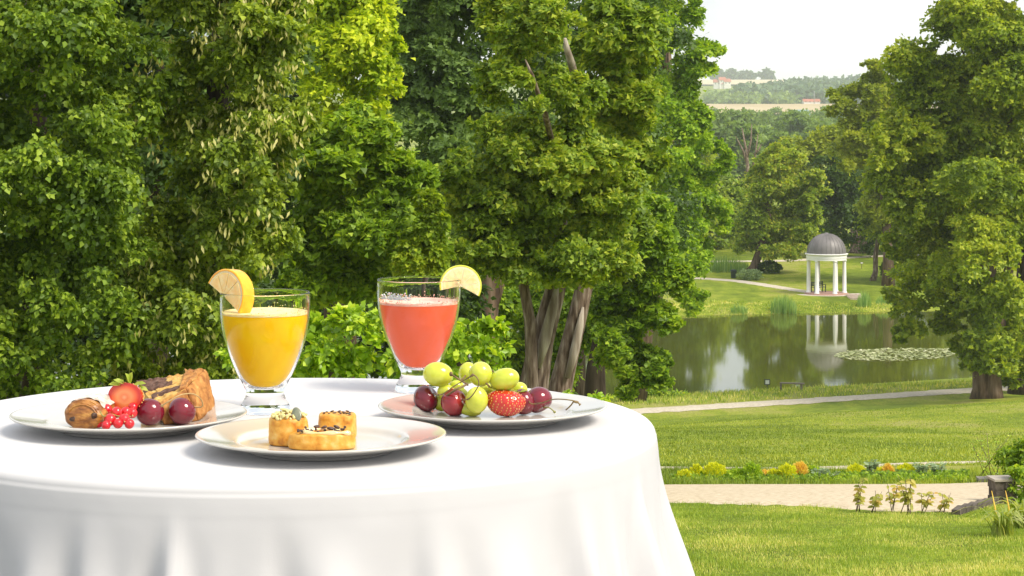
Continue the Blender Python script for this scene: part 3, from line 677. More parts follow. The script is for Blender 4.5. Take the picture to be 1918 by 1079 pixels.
# the bare grey tree on the slope behind
bt = thing('dead_tree', 'bare grey branched tree between the bright oak and the rusty oak', 'tree', G(1405, 300))
b0 = G(1405, 300)
Geo().tube([b0, W(1404, 420, 300), W(1402, 340, 300), W(1398, 285, 300), W(1390, 240, 300)], [.5, .4, .3, .2, .06], 8, wob=.15).build('trunk', BARK_GREY, bt)
for x0, y0, x1, y1 in ((1402, 340, 1420, 250), (1400, 310, 1378, 255), (1403, 360, 1425, 310), (1399, 295, 1408, 232), (1402, 380, 1382, 330), (1412, 290, 1426, 270)):
    Geo().tube([W(x0, y0, 300), W((x0 + x1) / 2 + 3, (y0 + y1) / 2, 300), W(x1, y1, 300)], [.2, .13, .04], 6).build('branch', BARK_GREY, bt)
# trees in the valley
vt = [(1372, 235, 640, 34, 30), (1408, 226, 760, 36, 24), (1440, 232, 820, 34, 26), (1468, 245, 700, 30, 32), (1495, 238, 640, 34, 30), (1530, 230, 880, 40, 26), (1560, 226, 760, 40, 30), (1420, 262, 560, 40, 30),
      (1462, 270, 520, 36, 26), (1525, 255, 600, 36, 30), (1350, 250, 560, 34, 36), (1390, 262, 480, 32, 36), (1590, 240, 700, 36, 30), (1310, 240, 700, 40, 30), (1380, 222, 980, 30, 14), (1450, 218, 1080, 30, 12), (1510, 228, 1000, 26, 14), (1555, 212, 1150, 26, 12), (1330, 222, 1000, 30, 16), (1620, 230, 820, 40, 30)]
near_of = ['nearest the bare grey tree', 'below the ripe field', 'left of the teal roofed house', 'below the teal roofed house', 'right of the teal roofed house', 'by the leaning light maple']
for i, (x, y, Y, a, b) in enumerate(vt):
    g = G(x, Y); h = b * Y / F
    top = W(x, y - b, Y).z
    tree('valley_tree', 'hazy rounded tree in the valley below the ripe field', 'tree', g, [([g, Vector((g.x, g.y, (g.z + top) / 2))], [.45, .25])],
         [tuple(W(x + dx * a, y + dy * b, Y)) + (a * Y / F * s, a * Y / F * s, b * Y / F * s * 1.0) for dx, dy, s in ((0, -.25, .75), (-.5, .2, .6), (.5, .15, .6), (0, .6, .8), (-.3, 1.3, .8), (.4, 1.3, .8))],
         LM_FAR, L=1.0, kind='tri', boughs=9, sprays=12, per=9, bough_r=.40, limbs=0, group='trees in the valley', seg=6)

# ------------------------------------------------------------------ distant woods, houses
def scatter_wood(name, n, fx, mat, L, label_kind='stuff'):
    P, D, N = [], [], []
    for _ in range(n):
        x, Y, h, r = fx()
        X = wx(x, Y); z = Tz(X, Y)
        k = 44
        d = unit(rng.normal(size=(k, 3)) + np.array([0, -.3, .5]))
        P.append(np.array([X, Y, z + h * .55]) + d * np.array([r, r, h * .5]) * rng.uniform(.8, 1.05, (k, 1)))
        N.append(unit(d + .5 * rng.normal(size=d.shape) + np.array([0, 0, .4]))); D.append(rng.normal(size=d.shape) + np.array([0, 0, -.3]))
    P, D, N = np.concatenate(P), np.concatenate(D), np.concatenate(N)
    return np_mesh(name, *leaf_arrays(P, D, N, 1.15 * L * rng.uniform(.7, 1.3, len(P)), 'tri'), mat, None, kind=label_kind)
LM_WOOD = leaf_mat('hazy_wood_leaf', [(.025, .05, .022), (.04, .07, .03), (.06, .092, .038)], pscale=.02, transl=.2)  # bluer than nearer leaves: some distance haze is put into the colour
def hill_pt():
    x = rng.uniform(1385, 1760); Y = rng.uniform(2120, float(np.interp(x, [1385, 1430, 1480, 1540], [2250, 2420, 2800, 3000])))
    return x, Y, rng.uniform(9, 15), rng.uniform(6, 10)
wood = scatter_wood('wood', 750, hill_pt, LM_WOOD, 5.0)
tag(wood, 'haze tinted blue green wood covering the low hill on the horizon', 'woodland')
def edge_pt():
    x = rng.uniform(1330, 1480); Y = rng.uniform(2080, 2300)
    return x, Y, rng.uniform(6, 10), rng.uniform(5, 9)
hr = scatter_wood('hedgerow', 110, edge_pt, LM_FAR, 4.0)
tag(hr, 'pale hedgerow along the upper edge of the ripe field', 'hedgerow')
for x, w, lab in ((1345, 10, 'first tree clump on the skyline beside the bright oak'), (1370, 16, 'widest tree clump on the pale skyline field'), (1398, 13, 'rounded middle tree clump on the pale skyline field'), (1437, 14, 'tree clump on the skyline nearest the wooded hill')):
    Y = 3650; c = W(x, 146, Y); r = w * Y / F
    t = thing('skyline_trees', lab, 'trees', (c.x, c.y, Tz(c.x, Y)), 'tree clumps on the skyline')
    P, D, N, S, bc, br = crown_leaves([(c.x + dx * r, Y, c.z + (6 if dx == 0 else 2), r * .6, r * .6, 6.5) for dx in (-.6, 0, .6)] + [(c.x, Y, c.z - 5, r, r * .6, 6)], 5.0, 'fold', boughs=8, sprays=8, per=8)
    np_mesh('crown', *leaf_arrays(P, D, N, S, 'fold'), LM_WOOD, t, kind='stuff')
WALL_FAR = pbr('far_plaster', [(.62, .60, .56), (.72, .70, .66)], scale=.5, rough=.9)
ROOF_RED = pbr('far_red_roof', [(.34, .10, .06), (.45, .16, .10)], scale=.6, rough=.9)
ROOF_TEAL = pbr('far_teal_roof', [(.16, .25, .24), (.22, .32, .30)], scale=.6, rough=.7)
PANE = pbr('far_window', [(.03, .035, .04)], rough=.2)
def house(name, label, x, y, Y, w, d, h, rh, wall, roof, rz=0.2, group=None, wins=3):
    c = W(x, y, Y); t = thing(name, label, 'house', c, group)
    m = Matrix.Translation(c) @ Matrix.Rotation(rz, 4, 'Z')
    g = Geo(); g.add([(i, j, k) for k in (-8, h) for j in (-d / 2, d / 2) for i in (-w / 2, w / 2)], [(0, 2, 3, 1), (4, 5, 7, 6), (0, 1, 5, 4), (2, 6, 7, 3), (0, 4, 6, 2), (1, 3, 7, 5)], m)
    g.add([(-w / 2, -d / 2, h), (-w / 2, d / 2, h), (-w / 2, 0, h + rh * .9), (w / 2, -d / 2, h), (w / 2, d / 2, h), (w / 2, 0, h + rh * .9)], [(0, 1, 2), (3, 5, 4), (0, 2, 5, 3), (1, 4, 5, 2)], m)
    g.build('wall', wall, t, False)
    o = .5
    g = Geo(); g.add([(-w / 2 - o, -d / 2 - o, h - .2), (w / 2 + o, -d / 2 - o, h - .2), (w / 2 + o, 0, h + rh), (-w / 2 - o, 0, h + rh), (-w / 2 - o, d / 2 + o, h - .2), (w / 2 + o, d / 2 + o, h - .2)], [(0, 1, 2, 3), (3, 2, 5, 4)], m)
    ro = g.build('roof', roof, t, False)
    Geo().box((w * .2, d * .12, h + rh * .9), (.8, .8, 1.8), m=None).build('chimney', wall, ro, False) if False else None
    for k in range(wins):
        xx = -w / 2 + w * (k + .5) / wins
        Geo().add([(xx - .5, -d / 2 - .03, h * .35), (xx + .5, -d / 2 - .03, h * .35), (xx + .5, -d / 2 - .03, h * .8), (xx - .5, -d / 2 - .03, h * .8)], [(0, 1, 2, 3)], m).build('window', PANE, t, False)
    return t
house('farm_house', 'white house with a teal roof among the valley trees', 1500, 222, 1000, 6.4, 5, 1.9, 2.0, WALL_FAR, ROOF_TEAL, .35)
house('barn', 'long low barn with a red roof at the foot of the wooded hill', 1519, 192, 2080, 15, 8, 1.0, 2.2, WALL_FAR, ROOF_RED, 0.1, wins=4)
for x, y, lab in ((1343, 160, 'red roofed village house nearest the oak'), (1352, 156, 'highest red roofed village house on the far slope'), (1361, 159, 'red roofed village house nearest the pale field'), (1348, 163, 'lowest red roofed village house on the far slope')):
    house('village_house', lab, x, y, 2950, 9, 7, 4, 4, WALL_FAR, ROOF_RED, random.uniform(-.4, .4), 'village houses on the far slope', 2)
p = W(1525, 190, 2060)
tag(Geo().tube([p + Vector((0, 0, -2)), p + Vector((0, 0, 9.5))], [.35, .2], 6).build('mast', pbr('mast_grey', [(.3, .3, .3)])), 'thin grey mast beside the red roofed barn', 'mast')

# ------------------------------------------------------------------ white rotunda
WHITE = pbr('white_paint', [(.74, .73, .70), (.82, .81, .79)], scale=1.2, rough=.55, bump=.1)
DOME = pbr('oxidised_copper', [(.11, .100, .098), (.165, .152, .15), (.215, .20, .197)], scale=1.0, rough=.45, stretch=(1, 1, .5))
BRICKY = pbr('red_paving', [(.30, .17, .13), (.40, .25, .20)], scale=6, rough=.9)
PAVE = pbr('pale_paving', [(.50, .42, .35), (.60, .52, .45)], scale=4, rough=.9)
gc = G(1548, 198.0); gz = gc.z - .02
gc = Vector((gc.x, gc.y, gz))
rot = thing('rotunda', 'small white domed rotunda of six columns beside the pond', 'rotunda', gc)
m0 = Matrix.Translation(gc)
u = 198.0 / F
Geo().lathe([(0, -.6), (1.88, -.6), (1.88, .10), (1.80, .13), (0, .13)], 48, m=m0).build("floor", BRICKY, rot)
col_h = 2.83
for k in range(6):
    a = R(60 * k - 10)
    c = Vector((1.53 * math.cos(a), 1.53 * math.sin(a), .13))
    prof = [(0, 0), (.22, 0), (.22, .07), (.20, .10), (.19, .13), (.172, .16), (.175, .9), (.148, col_h - .2), (.148, col_h - .16), (.17, col_h - .13), (.185, col_h - .10), (.20, col_h - .09), (.20, col_h), (0, col_h)]
    auto_smooth(Geo().lathe(prof, 20, m=m0 @ Matrix.Translation(c)).build('column', WHITE, rot))
eb = .13 + col_h
auto_smooth(Geo().lathe([(1.30, eb), (1.72, eb), (1.72, eb + .18), (1.75, eb + .19), (1.75, eb + .40), (1.79, eb + .42), (1.86, eb + .50), (1.86, eb + .54), (1.70, eb + .57), (1.3, eb + .57), (1.3, eb)], 64, m=m0).build('entablature', WHITE, rot))
dr, dh, db = 1.68, 1.70, eb + .56
prof = [(dr * math.cos(t) ** .96, db + dh * math.sin(t)) for t in np.linspace(0, math.pi / 2 * .985, 22)]
dome = Geo().lathe(prof + [(.001, db + dh)], 64, m=m0).build('dome', DOME, rot)
for k in range(26):
    a = 2 * math.pi * k / 26
    pts = [gc + Vector(((r + .012) * math.cos(a), (r + .012) * math.sin(a), z)) for r, z in prof[:-1:2]]
    Geo().tube(pts, .022, 5).build('seam', DOME, dome)
Geo().lathe([(0, db + dh + .09), (.10, db + dh + .08), (.2, db + dh + .02), (.22, db + dh - .04)], 20, m=m0).build('cap', DOME, dome)
# paved apron and its steps down to the water
def apron():
    g = Geo(); pts = []
    for k in range(48):
        a = 2 * math.pi * k / 48
        rx, ry = (2.95 if math.cos(a) > 0 else 2.75), 2.3
        pts.append((gc.x + rx * math.cos(a), gc.y + ry * math.sin(a)))
    top = gz + .02
    g.add([(x, y, top) for x, y in pts] + [(x, y, gz - .8) for x, y in pts], [tuple(range(48))] + [(k, (k + 1) % 48, 48 + (k + 1) % 48, 48 + k) for k in range(48)])
    return g.build('apron_paving', PAVE, None, False, kind='structure')
apron()
STEP = pbr('step_stone', [(.34, .25, .19), (.45, .35, .28), (.52, .43, .36)], scale=5, rough=.9, bump=.4)
st = thing('stone_steps', 'short flight of worn stone steps from the rotunda down to the pond', 'steps', G(1598, 195.6))
for k in range(4):
    Geo().box((wx(1597 + k * 1.2, 196), 195.9 - k * .62, Tz(wx(1597, 196), 195.9 - k * .62) + .06), (1.2 + .05 * k, .46, .20), rz=-.12).build('step', STEP, st, False)
# bench in the rotunda
DKG = pbr('dark_green_iron', [(.02, .035, .03), (.03, .05, .042)], scale=8, rough=.5)
bc_ = gc + Vector((-.62, .35, .13))
bn = thing('garden_bench', 'dark green bench standing between the columns of the rotunda', 'bench', bc_)
def rotated(g, rz, c):
    m = Matrix.Translation(c) @ Matrix.Rotation(rz, 4, 'Z'); g.v = [tuple(m @ Vector(v)) for v in g.v]; return g
for k in range(4): rotated(Geo().box((0, -.18 + .12 * k, .44), (1.25, .09, .04)), .5, bc_).build('slat', DKG, bn, False)
for k in range(3): rotated(Geo().box((0, .27, .58 + .13 * k), (1.25, .03, .09)), .5, bc_).build('backrest_slat', DKG, bn, False)
for sx in (-.58, .58):
    for sy, h in ((-.2, .62), (.25, .92)): rotated(Geo().box((sx, sy, h / 2), (.06, .06, h)), .5, bc_).build('leg', DKG, bn, False)
    rotated(Geo().box((sx, .02, .64), (.07, .52, .05)), .5, bc_).build('armrest', DKG, bn, False)
# litter bin by the far path
lb = G(1374, 213)
b_ = thing('litter_bin', 'dark litter bin beside the far path left of the rotunda', 'litter bin', lb)
Geo().lathe([(0, 0), (.20, 0), (.25, .06), (.28, .62), (.30, .66), (.27, .67), (.25, .6), (0, .55)], 18, m=Matrix.Translation(lb)).build('drum', DKG, b_)
Geo().lathe([(.29, .70), (.31, .70), (.31, .75), (.16, .82), (0, .84)], 18, m=Matrix.Translation(lb)).build('lid', DKG, b_)
for a in (0.4, 2.5, 4.6): Geo().tube([lb + Vector((.27 * math.cos(a), .27 * math.sin(a), .6)), lb + Vector((.27 * math.cos(a), .27 * math.sin(a), .74))], .02, 5).build('support', DKG, b_)
# far signs
SIGNW = pbr('sign_white', [(.75, .76, .76)], rough=.5)
def small_sign(label, x, y, Y, h, w, bh, board, frame):
    g = G(x, Y); t = thing('information_sign', label, 'sign', g)
    Geo().tube([g + Vector((0, 0, -.2)), g + Vector((0, 0, h))], .028, 6).build('post', frame, t)
    Geo().box(g + Vector((0, -.03, h + bh / 2 - .06)), (w, .05, bh)).build('frame', frame, t, False)
    Geo().box(g + Vector((0, -.062, h + bh / 2 - .06)), (w * .68, .012, bh * .70)).build('board', board, t, False)
small_sign('small white sign on a dark post at the near edge of the pond', 1437, 730, 134.0, .42, .34, .33, SIGNW, DKG)
small_sign('tiny white notice on a post on the far lawn right of the rotunda', 1614, 500, 224, .55, .3, .16, SIGNW, BARK_GREY)
# plank bench by the pond
WB = pbr('weathered_wood', [(.12, .095, .075), (.22, .18, .145), (.3, .26, .215)], scale=3, rough=.9, stretch=(.3, 3, 3), bump=.4)
pb = G(1482, 133.0)
pbn = thing('plank_bench', 'low weathered plank bench at the near edge of the pond', 'bench', pb)
Geo().box(pb + Vector((.05, 0, .42)), (1.42, .28, .06), rz=-.25).build('seat', WB, pbn, False)
Geo().box(pb + Vector((-.58, .14, .20)), (.10, .22, .46), rz=-.25).build('leg', WB, pbn, False)
Geo().box(pb + Vector((.58, -.14, .20)), (.10, .22, .46), rz=-.25).build('leg', WB, pbn, False)
# water lilies
P, D, N = [], [], []
pads_v, pads_f = [], {5: [], 6: []}
n_p = 0; V = []; Fq = []
for _ in range(2100):
    a, b = rng.uniform(-1, 1), rng.uniform(-1, 1) + rng.normal(0, .15)
    if abs(a) > 1 or a * a + b * b > 1.0: continue
    px_, py_ = 1676 + a * 112, 664.5 + b * 12 - a * 2
    if rng.random() < .06: px_, py_ = rng.uniform(1745, 1815), rng.uniform(653, 657)
    Y = 17.5 * F / (py_ - YH); X = wx(px_, Y); r = rng.uniform(.07, .14)
    o = len(V); k = 9; th = rng.uniform(0, 6.28); tl = rng.normal(0, .16, 2)
    for i in range(k):
        an = th + .25 + (6.28 - .5) * i / (k - 1)
        dx, dy = r * math.cos(an), r * math.sin(an)
        V.append((X + dx, Y + dy, LAKE_Z + .022 + rng.uniform(0, .012) + max(0, dx * tl[0] + dy * tl[1])))
    V.append((X, Y, LAKE_Z + .02)); Fq += [(o + i, o + i + 1, o + k) for i in range(k - 1)]
LM_PAD = leaf_mat('lily_pad', [(.13, .16, .04), (.21, .24, .08), (.31, .33, .15), (.42, .42, .26)], transl=.1, rough=.4, spec=.5, gain=1.4)
lp = np_mesh('water_lilies', np.array(V), [np.array(Fq)], LM_PAD, None, kind='stuff')
tag(lp, 'raft of pale water lily pads floating on the pond', 'water lilies')

# ------------------------------------------------------------------ reeds, grass and small plants
def blades(P, h, w, lean, mat, name, parent=None, seg=2, **props):
    """narrow upright blades with a bend"""
    n = len(P); th = rng.uniform(0, 2 * np.pi, n)
    s = np.stack([np.cos(th), np.sin(th), np.zeros(n)], 1); l = np.stack([-np.sin(th), np.cos(th), np.zeros(n)], 1)
    l = l * (rng.random((n, 1)) * lean); h = np.asarray(h)[:, None] if np.ndim(h) else np.full((n, 1), h); w = np.asarray(w)[:, None] if np.ndim(w) else np.full((n, 1), w)
    up = np.array([0, 0, 1.0])
    if seg == 1:
        V = np.stack([P - s * w / 2, P + s * w / 2, P + up * h + l * h], 1)
        i = (np.arange(n) * 3)[:, None]; F_ = [i + np.array([[0, 1, 2]])]
    else:
        V = np.stack([P - s * w / 2, P + s * w / 2, P + s * w * .4 + up * h * .55 + l * h * .3, P - s * w * .4 + up * h * .55 + l * h * .3, P + up * h * .95 + l * h], 1)
        i = (np.arange(n) * 5)[:, None]; F_ = [i + np.array([[0, 1, 2, 3]]), i + np.array([[3, 2, 4]])]
    return np_mesh(name, V.reshape(-1, 3), F_, mat, parent, **props)
def reed_bed(label, x0, x1, Y0, Y1, h, n, group='reed beds on the pond bank'):
    x = rng.uniform(x0, x1, n); Y = rng.uniform(Y0, Y1, n); X = (x - XC) / F * Y
    env = 1 - .45 * np.abs((x - (x0 + x1) / 2) / ((x1 - x0) / 2)) ** 2
    P = np.stack([X, Y, np.maximum(T(X, Y), LAKE_Z) - .05], 1)
    c = G((x0 + x1) / 2, (Y0 + Y1) / 2)
    t = thing('reeds', label, 'reeds', (c.x, c.y, max(c.z, LAKE_Z)), group)
    blades(P, h * env * rng.uniform(.6, 1.1, n), rng.uniform(.03, .06, n), .28, LM_REED, 'blades', t, kind='stuff')
reed_bed('tall reed clump at the water edge left of the rotunda', 1444, 1492, 186.6, 188.4, 1.55, 420)
reed_bed('reed clump at the foot of the stone steps', 1606, 1632, 190.0, 192.0, 1.35, 260)
reed_bed('low reed clump on the bank below the rusty oak', 1368, 1400, 186.2, 187.4, .75, 200)
reed_bed('wide band of reeds beyond the litter bin', 1300, 1402, 219, 224, 1.6, 900)
reed_bed('reeds at the pond edge beside the hanging linden branches', 1640, 1672, 191.5, 193.5, .7, 200)

def dome_bush(name, label, x, Y, w, h, mat, L, kind='fold', group=None, n=900, cat='shrub', up=.4):
    """a small rounded shrub: one mesh of leaves on a rounded body, standing on the ground"""
    g = G(x, Y); a, b = w * Y / F / 2, h * Y / F
    d = unit(rng.normal(size=(n, 3)) + np.array([0, -.1, .35]))
    ph = rng.uniform(0, 6, 3)
    lump = 1 + .13 * np.sin(d[:, 0] * 5 + ph[0]) * np.sin(d[:, 2] * 6 + ph[1]) + .09 * np.sin(d[:, 0] * 11 + d[:, 2] * 9 + ph[2])
    P = np.array([g.x, g.y, g.z + b * .46]) + d * np.array([a, a, b * .52]) * (lump * rng.uniform(.62, 1.0, n) ** .6)[:, None]
    P[:, 2] = np.maximum(P[:, 2], g.z)
    Nn = d + .6 * rng.normal(size=d.shape); Dd = d + np.array([0, 0, up]) + .5 * rng.normal(size=d.shape)
    o = np_mesh(name, *leaf_arrays(P - np.array(g), Dd, Nn, L * rng.uniform(.6, 1.2, n), kind), mat, None)
    o.location = g
    tag(o, label, cat, group); return o
dome_bush('round_shrub', 'grey green rounded shrub beside the far path under the rusty oak', 1405, 211.5, 44, 18, LM_GREY, .22, n=1200)
dome_bush('round_shrub', 'dark loose shrub on the far lawn behind the rounded grey shrub', 1441, 219, 42, 20, LM_DARK, .3, n=900)
dome_bush('round_shrub', 'dark ivy mound at the foot of the far trunks right of the rotunda', 1668, 214, 34, 30, LM_DARK, .3, n=900)
# flower bed: dwarf conifers
bed = [(1283, 35.3, 26, 20, 'g', 'golden dwarf conifer nearest the tablecloth, end of the bed'), (1305, 36.1, 24, 28, 'g', 'upright golden conifer second from the tablecloth'), (1341, 35.7, 44, 33, 'g', 'widest golden conifer in the bed, left half'),
       (1380, 35.5, 36, 22, 'l', 'low lime green conifer beside the widest golden conifer'), (1409, 35.4, 34, 34, 'l', 'tallest lime green conifer in the left half of the bed'), (1434, 35.9, 22, 18, 'o', 'small rusty conifer right of the tallest lime green one'),
       (1451, 35.7, 24, 20, 'g', 'little golden conifer between two rusty ones'), (1474, 35.5, 32, 30, 'g', 'round golden conifer left of the big rusty conifer'), (1498, 35.9, 28, 34, 'o', 'big rusty orange conifer in the middle of the bed'),
       (1524, 36.0, 26, 26, 'l', 'dull green conifer right of the big rusty one'), (1603, 37.0, 30, 24, 'g', 'golden conifer standing above grey leaves, first of the right group'), (1655, 36.8, 26, 20, 'g', 'golden conifer half hidden behind the small rusty one, right group'),
       (1664, 36.6, 20, 26, 'o', 'small rusty conifer in the right group of the bed'), (1697, 37.0, 32, 26, 'g', 'golden conifer at the right end of the bed')]
for x, Y, w, h, c, lab in bed:
    dome_bush('dwarf_conifer', lab, x, Y, w, h, {'g': LM_GOLD, 'l': LM_HEDGE, 'o': LM_ORANGE}[c], .05, 'thin', 'dwarf conifers in the flower bed', 1600, 'conifer', up=.9)
def leafy(name, label, x, Y, w, h, mat, L, n, cat='plant', group=None, kind='oval'):
    """a perennial: several stems with leaves up their length"""
    g = G(x, Y); t = thing(name, label, cat, g, group)
    a, b = w * Y / F / 2, h * Y / F
    st = Geo(); P, D, N = [], [], []
    for k in range(n):
        e = Vector((g.x + random.uniform(-a, a), g.y + random.uniform(-a, a) * .7, g.z + b * random.uniform(.7, 1.0))); s = Vector((g.x + random.uniform(-a, a) * .5, g.y + random.uniform(-.1, .1), g.z - .02))
        st.tube([s, s.lerp(e, .5), e], [.006, .005, .003], 4)
        m = 9 if cat != 'herb' else 6
        for i in range(m):
            q = s.lerp(e, (.12 if cat != 'herb' else random.uniform(.3, .6)) + (.88 if cat != 'herb' else .4) * i / (m - 1)); an = i * 2.4 + k + random.uniform(-.5, .5)
            for q2 in (0, 3.14):
                P.append(q); D.append((math.cos(an + q2), math.sin(an + q2), .25 if cat != 'herb' else random.uniform(-1.0, .3))); N.append((0.5 * random.uniform(-1, 1), -.7, .8))
    np_mesh('leaves', *leaf_arrays(np.array(P), np.array(D), np.array(N, float), L * rng.uniform(.6, 1.1, len(P)), kind), mat, t, kind='stuff')
    st.build('stems', BARK_BROWN, t)
    return t
for x, Y, w, h, lab in ((1548, 35.5, 44, 24, 'leafy grey green perennial beside the dull green conifer'), (1598, 35.7, 50, 16, 'broad leaved plant at the foot of the first right hand conifer'), (1643, 35.9, 46, 16, 'broad leaved plant between the two right hand conifer groups'),
                        (1690, 36.1, 50, 18, 'broad leaved plant below the golden conifer at the right end'), (1634, 37.7, 24, 32, 'tall grey flower stalks rising behind the broad leaved plants'), (1728, 36.9, 36, 30, 'tall grey leaved plant right of the last golden conifer'),
                        (1760, 36.9, 30, 28, 'last tall grey leaved plant of the bed'), (1795, 36.5, 40, 16, 'low leafy plant where the bed runs out into grass')):
    leafy('border_plant', lab, x, Y, w, h, LM_GREY if h > 20 else LM_MAPLE, .10 if h < 20 else .075, 12, 'plant', 'leafy plants in the flower bed')
n_ = 7000
x_ = rng.uniform(1262, 1815, n_); Y_ = rng.uniform(34.9, 36.6, n_); X_ = (x_ - XC) / F * Y_
hh = .15 * (.4 + .6 * (np.sin(X_ * 9) * np.sin(X_ * 3.7 + Y_ * 5) * .5 + .5)) * rng.random(n_)
cv = np_mesh('ground_cover', *leaf_arrays(np.stack([X_, Y_, T(X_, Y_) + hh], 1), rng.normal(size=(n_, 3)) + np.array([0, -.2, .5]), rng.normal(size=(n_, 3)) * .6 + np.array([0, -.5, .8]), .05 * rng.uniform(.6, 1.4, n_), 'fold'), LM_MAPLE, None, kind='stuff')
tag(cv, 'low green leaves covering the flower bed between the conifers', 'ground cover')
# slender herbs in front of the gravel walk
herbs = [(1606, 27.0, 26, 66, 4, 'tall slender herb with withered leaves, at the left of the row on the gravel edge'), (1638, 26.8, 36, 42, 3, 'drooping brown leaved herb second from the left on the gravel edge'), (1672, 26.9, 22, 56, 3, 'thin upright herb in the middle of the row'),
         (1697, 26.6, 36, 74, 5, 'tallest many stemmed herb in front of the gravel walk'), (1734, 26.7, 34, 52, 3, 'herb with hanging brown leaves right of the tallest one'), (1768, 26.8, 44, 46, 3, 'sparse leaning herb at the right end of the row')]
for x, Y, w, h, n, lab in herbs:
    t = leafy('herb_plant', lab, x, Y, w, h, LM_HERB, .085, n, 'herb', 'slender herbs along the gravel edge', 'oval')
# strap leaved plants at the lower right
def strap(label, x, Y, n, ln, seedmat):
    g = G(x, Y); t = thing('daylily_clump', label, 'plant', g, 'strap leaved clumps at the lower right')
    V, Q = [], []
    for k in range(n):
        an = rng.uniform(0, 6.28); L = ln * rng.uniform(.6, 1.1); w = .032 * rng.uniform(.7, 1.2)
        d = np.array([math.cos(an), math.sin(an) * .7, 0]); s = np.array([-math.sin(an), math.cos(an), 0])
        o = len(V); m = 7; p0 = np.array(g) + rng.normal(0, .05, 3) * np.array([1, 1, 0])
        for i in range(m):
            u_ = i / (m - 1); out = L * (.15 * u_ + .55 * u_ ** 2); hh = L * (1.15 * u_ - .85 * u_ ** 2.3)
            c = p0 + d * out + np.array([0, 0, hh]); ww = w * (1 - u_ ** 2.5) + .002
            V += [c - s * ww / 2, c + s * ww / 2 + np.array([0, 0, .004])]
        Q += [(o + 2 * i, o + 2 * i + 1, o + 2 * i + 3, o + 2 * i + 2) for i in range(m - 1)]
    np_mesh('blades', np.array(V), [np.array(Q)], seedmat, t)
    return t
strap('variegated strap leaved clump arching at the right edge, front', 1880, 23.6, 46, .62, LM_STRAP)
strap('strap leaved clump behind, half cut by the right edge', 1915, 24.6, 40, .7, LM_STRAP)
# orange flower stalks
os_ = thing('dry_stalks', 'two orange brown dry stalks standing behind the strap leaves', 'stalks', G(1878, 24.3))
for dx in (0, 26):
    g = G(1868 + dx, 24.3)
    Geo().tube([g, g + Vector((-.02, 0, .22)), g + Vector((-.06, 0, .42))], [.011, .009, .004], 5).build('stalk', LM_ORANGE, os_)
# airy sapling and dark shrub at the right edge
t = leafy('airy_sapling', 'airy young sapling with tiny pale leaves above the stone pier', 1850, 35.5, 90, 96, LM_HEDGE, .05, 9, 'sapling')
bush('garden_shrub', 'dark green dense shrub behind the stone pier at the right edge', 'shrub', G(1905, 34.6), px_blobs(34.6, [(1905, 868, 36, 34), (1930, 890, 44, 44), (1908, 905, 24, 40, -6.2), (1940, 850, 40, 40), (1930, 925, 30, 40, -6.2)]), LM_MAPLE, .055, 'oval', boughs=16, sprays=14, per=14, bough_r=.42)
bush('ground_cover', 'bright low bramble patch at the foot of the big linden', 'ground cover', G(1880, 112), px_blobs(112, [(1850, 775, 36, 11), (1895, 772, 40, 14), (1940, 770, 40, 16), (1870, 780, 36, 8)]), LM_OAK, .26, boughs=16, sprays=16, per=12, bough_r=.5, stems=0)
bush('bank_shrub', 'weedy tufts on the near bank below the low spreading maple', 'weeds', G(1235, 131), px_blobs(131, [(1190, 742, 40, 9), (1235, 735, 30, 8), (1265, 738, 26, 5), (1160, 748, 36, 9)]), LM_HEDGE, .22, 'thin', boughs=14, sprays=10, per=10, bough_r=.5, stems=0, up=.2)
# the stone pier, its cap and the kerb
STONE = pbr('rough_stone', [(.05, .04, .032), (.10, .08, .065), (.17, .14, .11)], scale=7, rough=.95, bump=.8, bscale=12)
CAPS = pbr('cap_stone', [(.30, .26, .22), (.42, .37, .32)], scale=6, rough=.9, bump=.4)
pr = G(1876, 28.5)
pier = thing('stone_pier', 'dark stone pier with a pale cap beside the gravel walk', 'pier', pr)
for k in range(3):
    for j in range(2):
        Geo().box(pr + Vector((-.064 + .128 * j + .016 * (k % 2), .004 * k, .03 + .103 * k)), (.122 + .006 * ((j + k) % 2), .30, .098), rz=.12).build('stone', STONE, pier, False)
Geo().box(pr + Vector((0, .0, .306)), (.285, .32, .028), rz=.12).build('cap', CAPS, pier, False)
lw = thing('garden_wall', 'low pale topped wall end behind the stone pier', 'wall', G(1850, 34.9))
for k in range(3):
    Geo().box(G(1838 + 15 * k, 34.9) + Vector((0, 0, .03)), (.115, .26, .10)).build('stone', CAPS, lw, False)
kb = thing('stone_kerb', 'dark sloping kerb along the right end of the gravel walk', 'kerb', G(1822, 27.2))
for k in range(6):
    a = k / 6; b = (k + 1) / 6
    p0 = Vector((wx(1790 + 74 * a, 26.4 + 1.9 * a), 26.4 + 1.9 * a, 0)); p1 = Vector((wx(1790 + 74 * b, 26.4 + 1.9 * b), 26.4 + 1.9 * b, 0))
    c = (p0 + p1) / 2; c.z = Tz(c.x, c.y) - .03
    Geo().box(c, ((p1 - p0).length - .012, .10, .20), rz=math.atan2(p1.y - p0.y, p1.x - p0.x)).build('kerb_stone', STONE, kb, False)

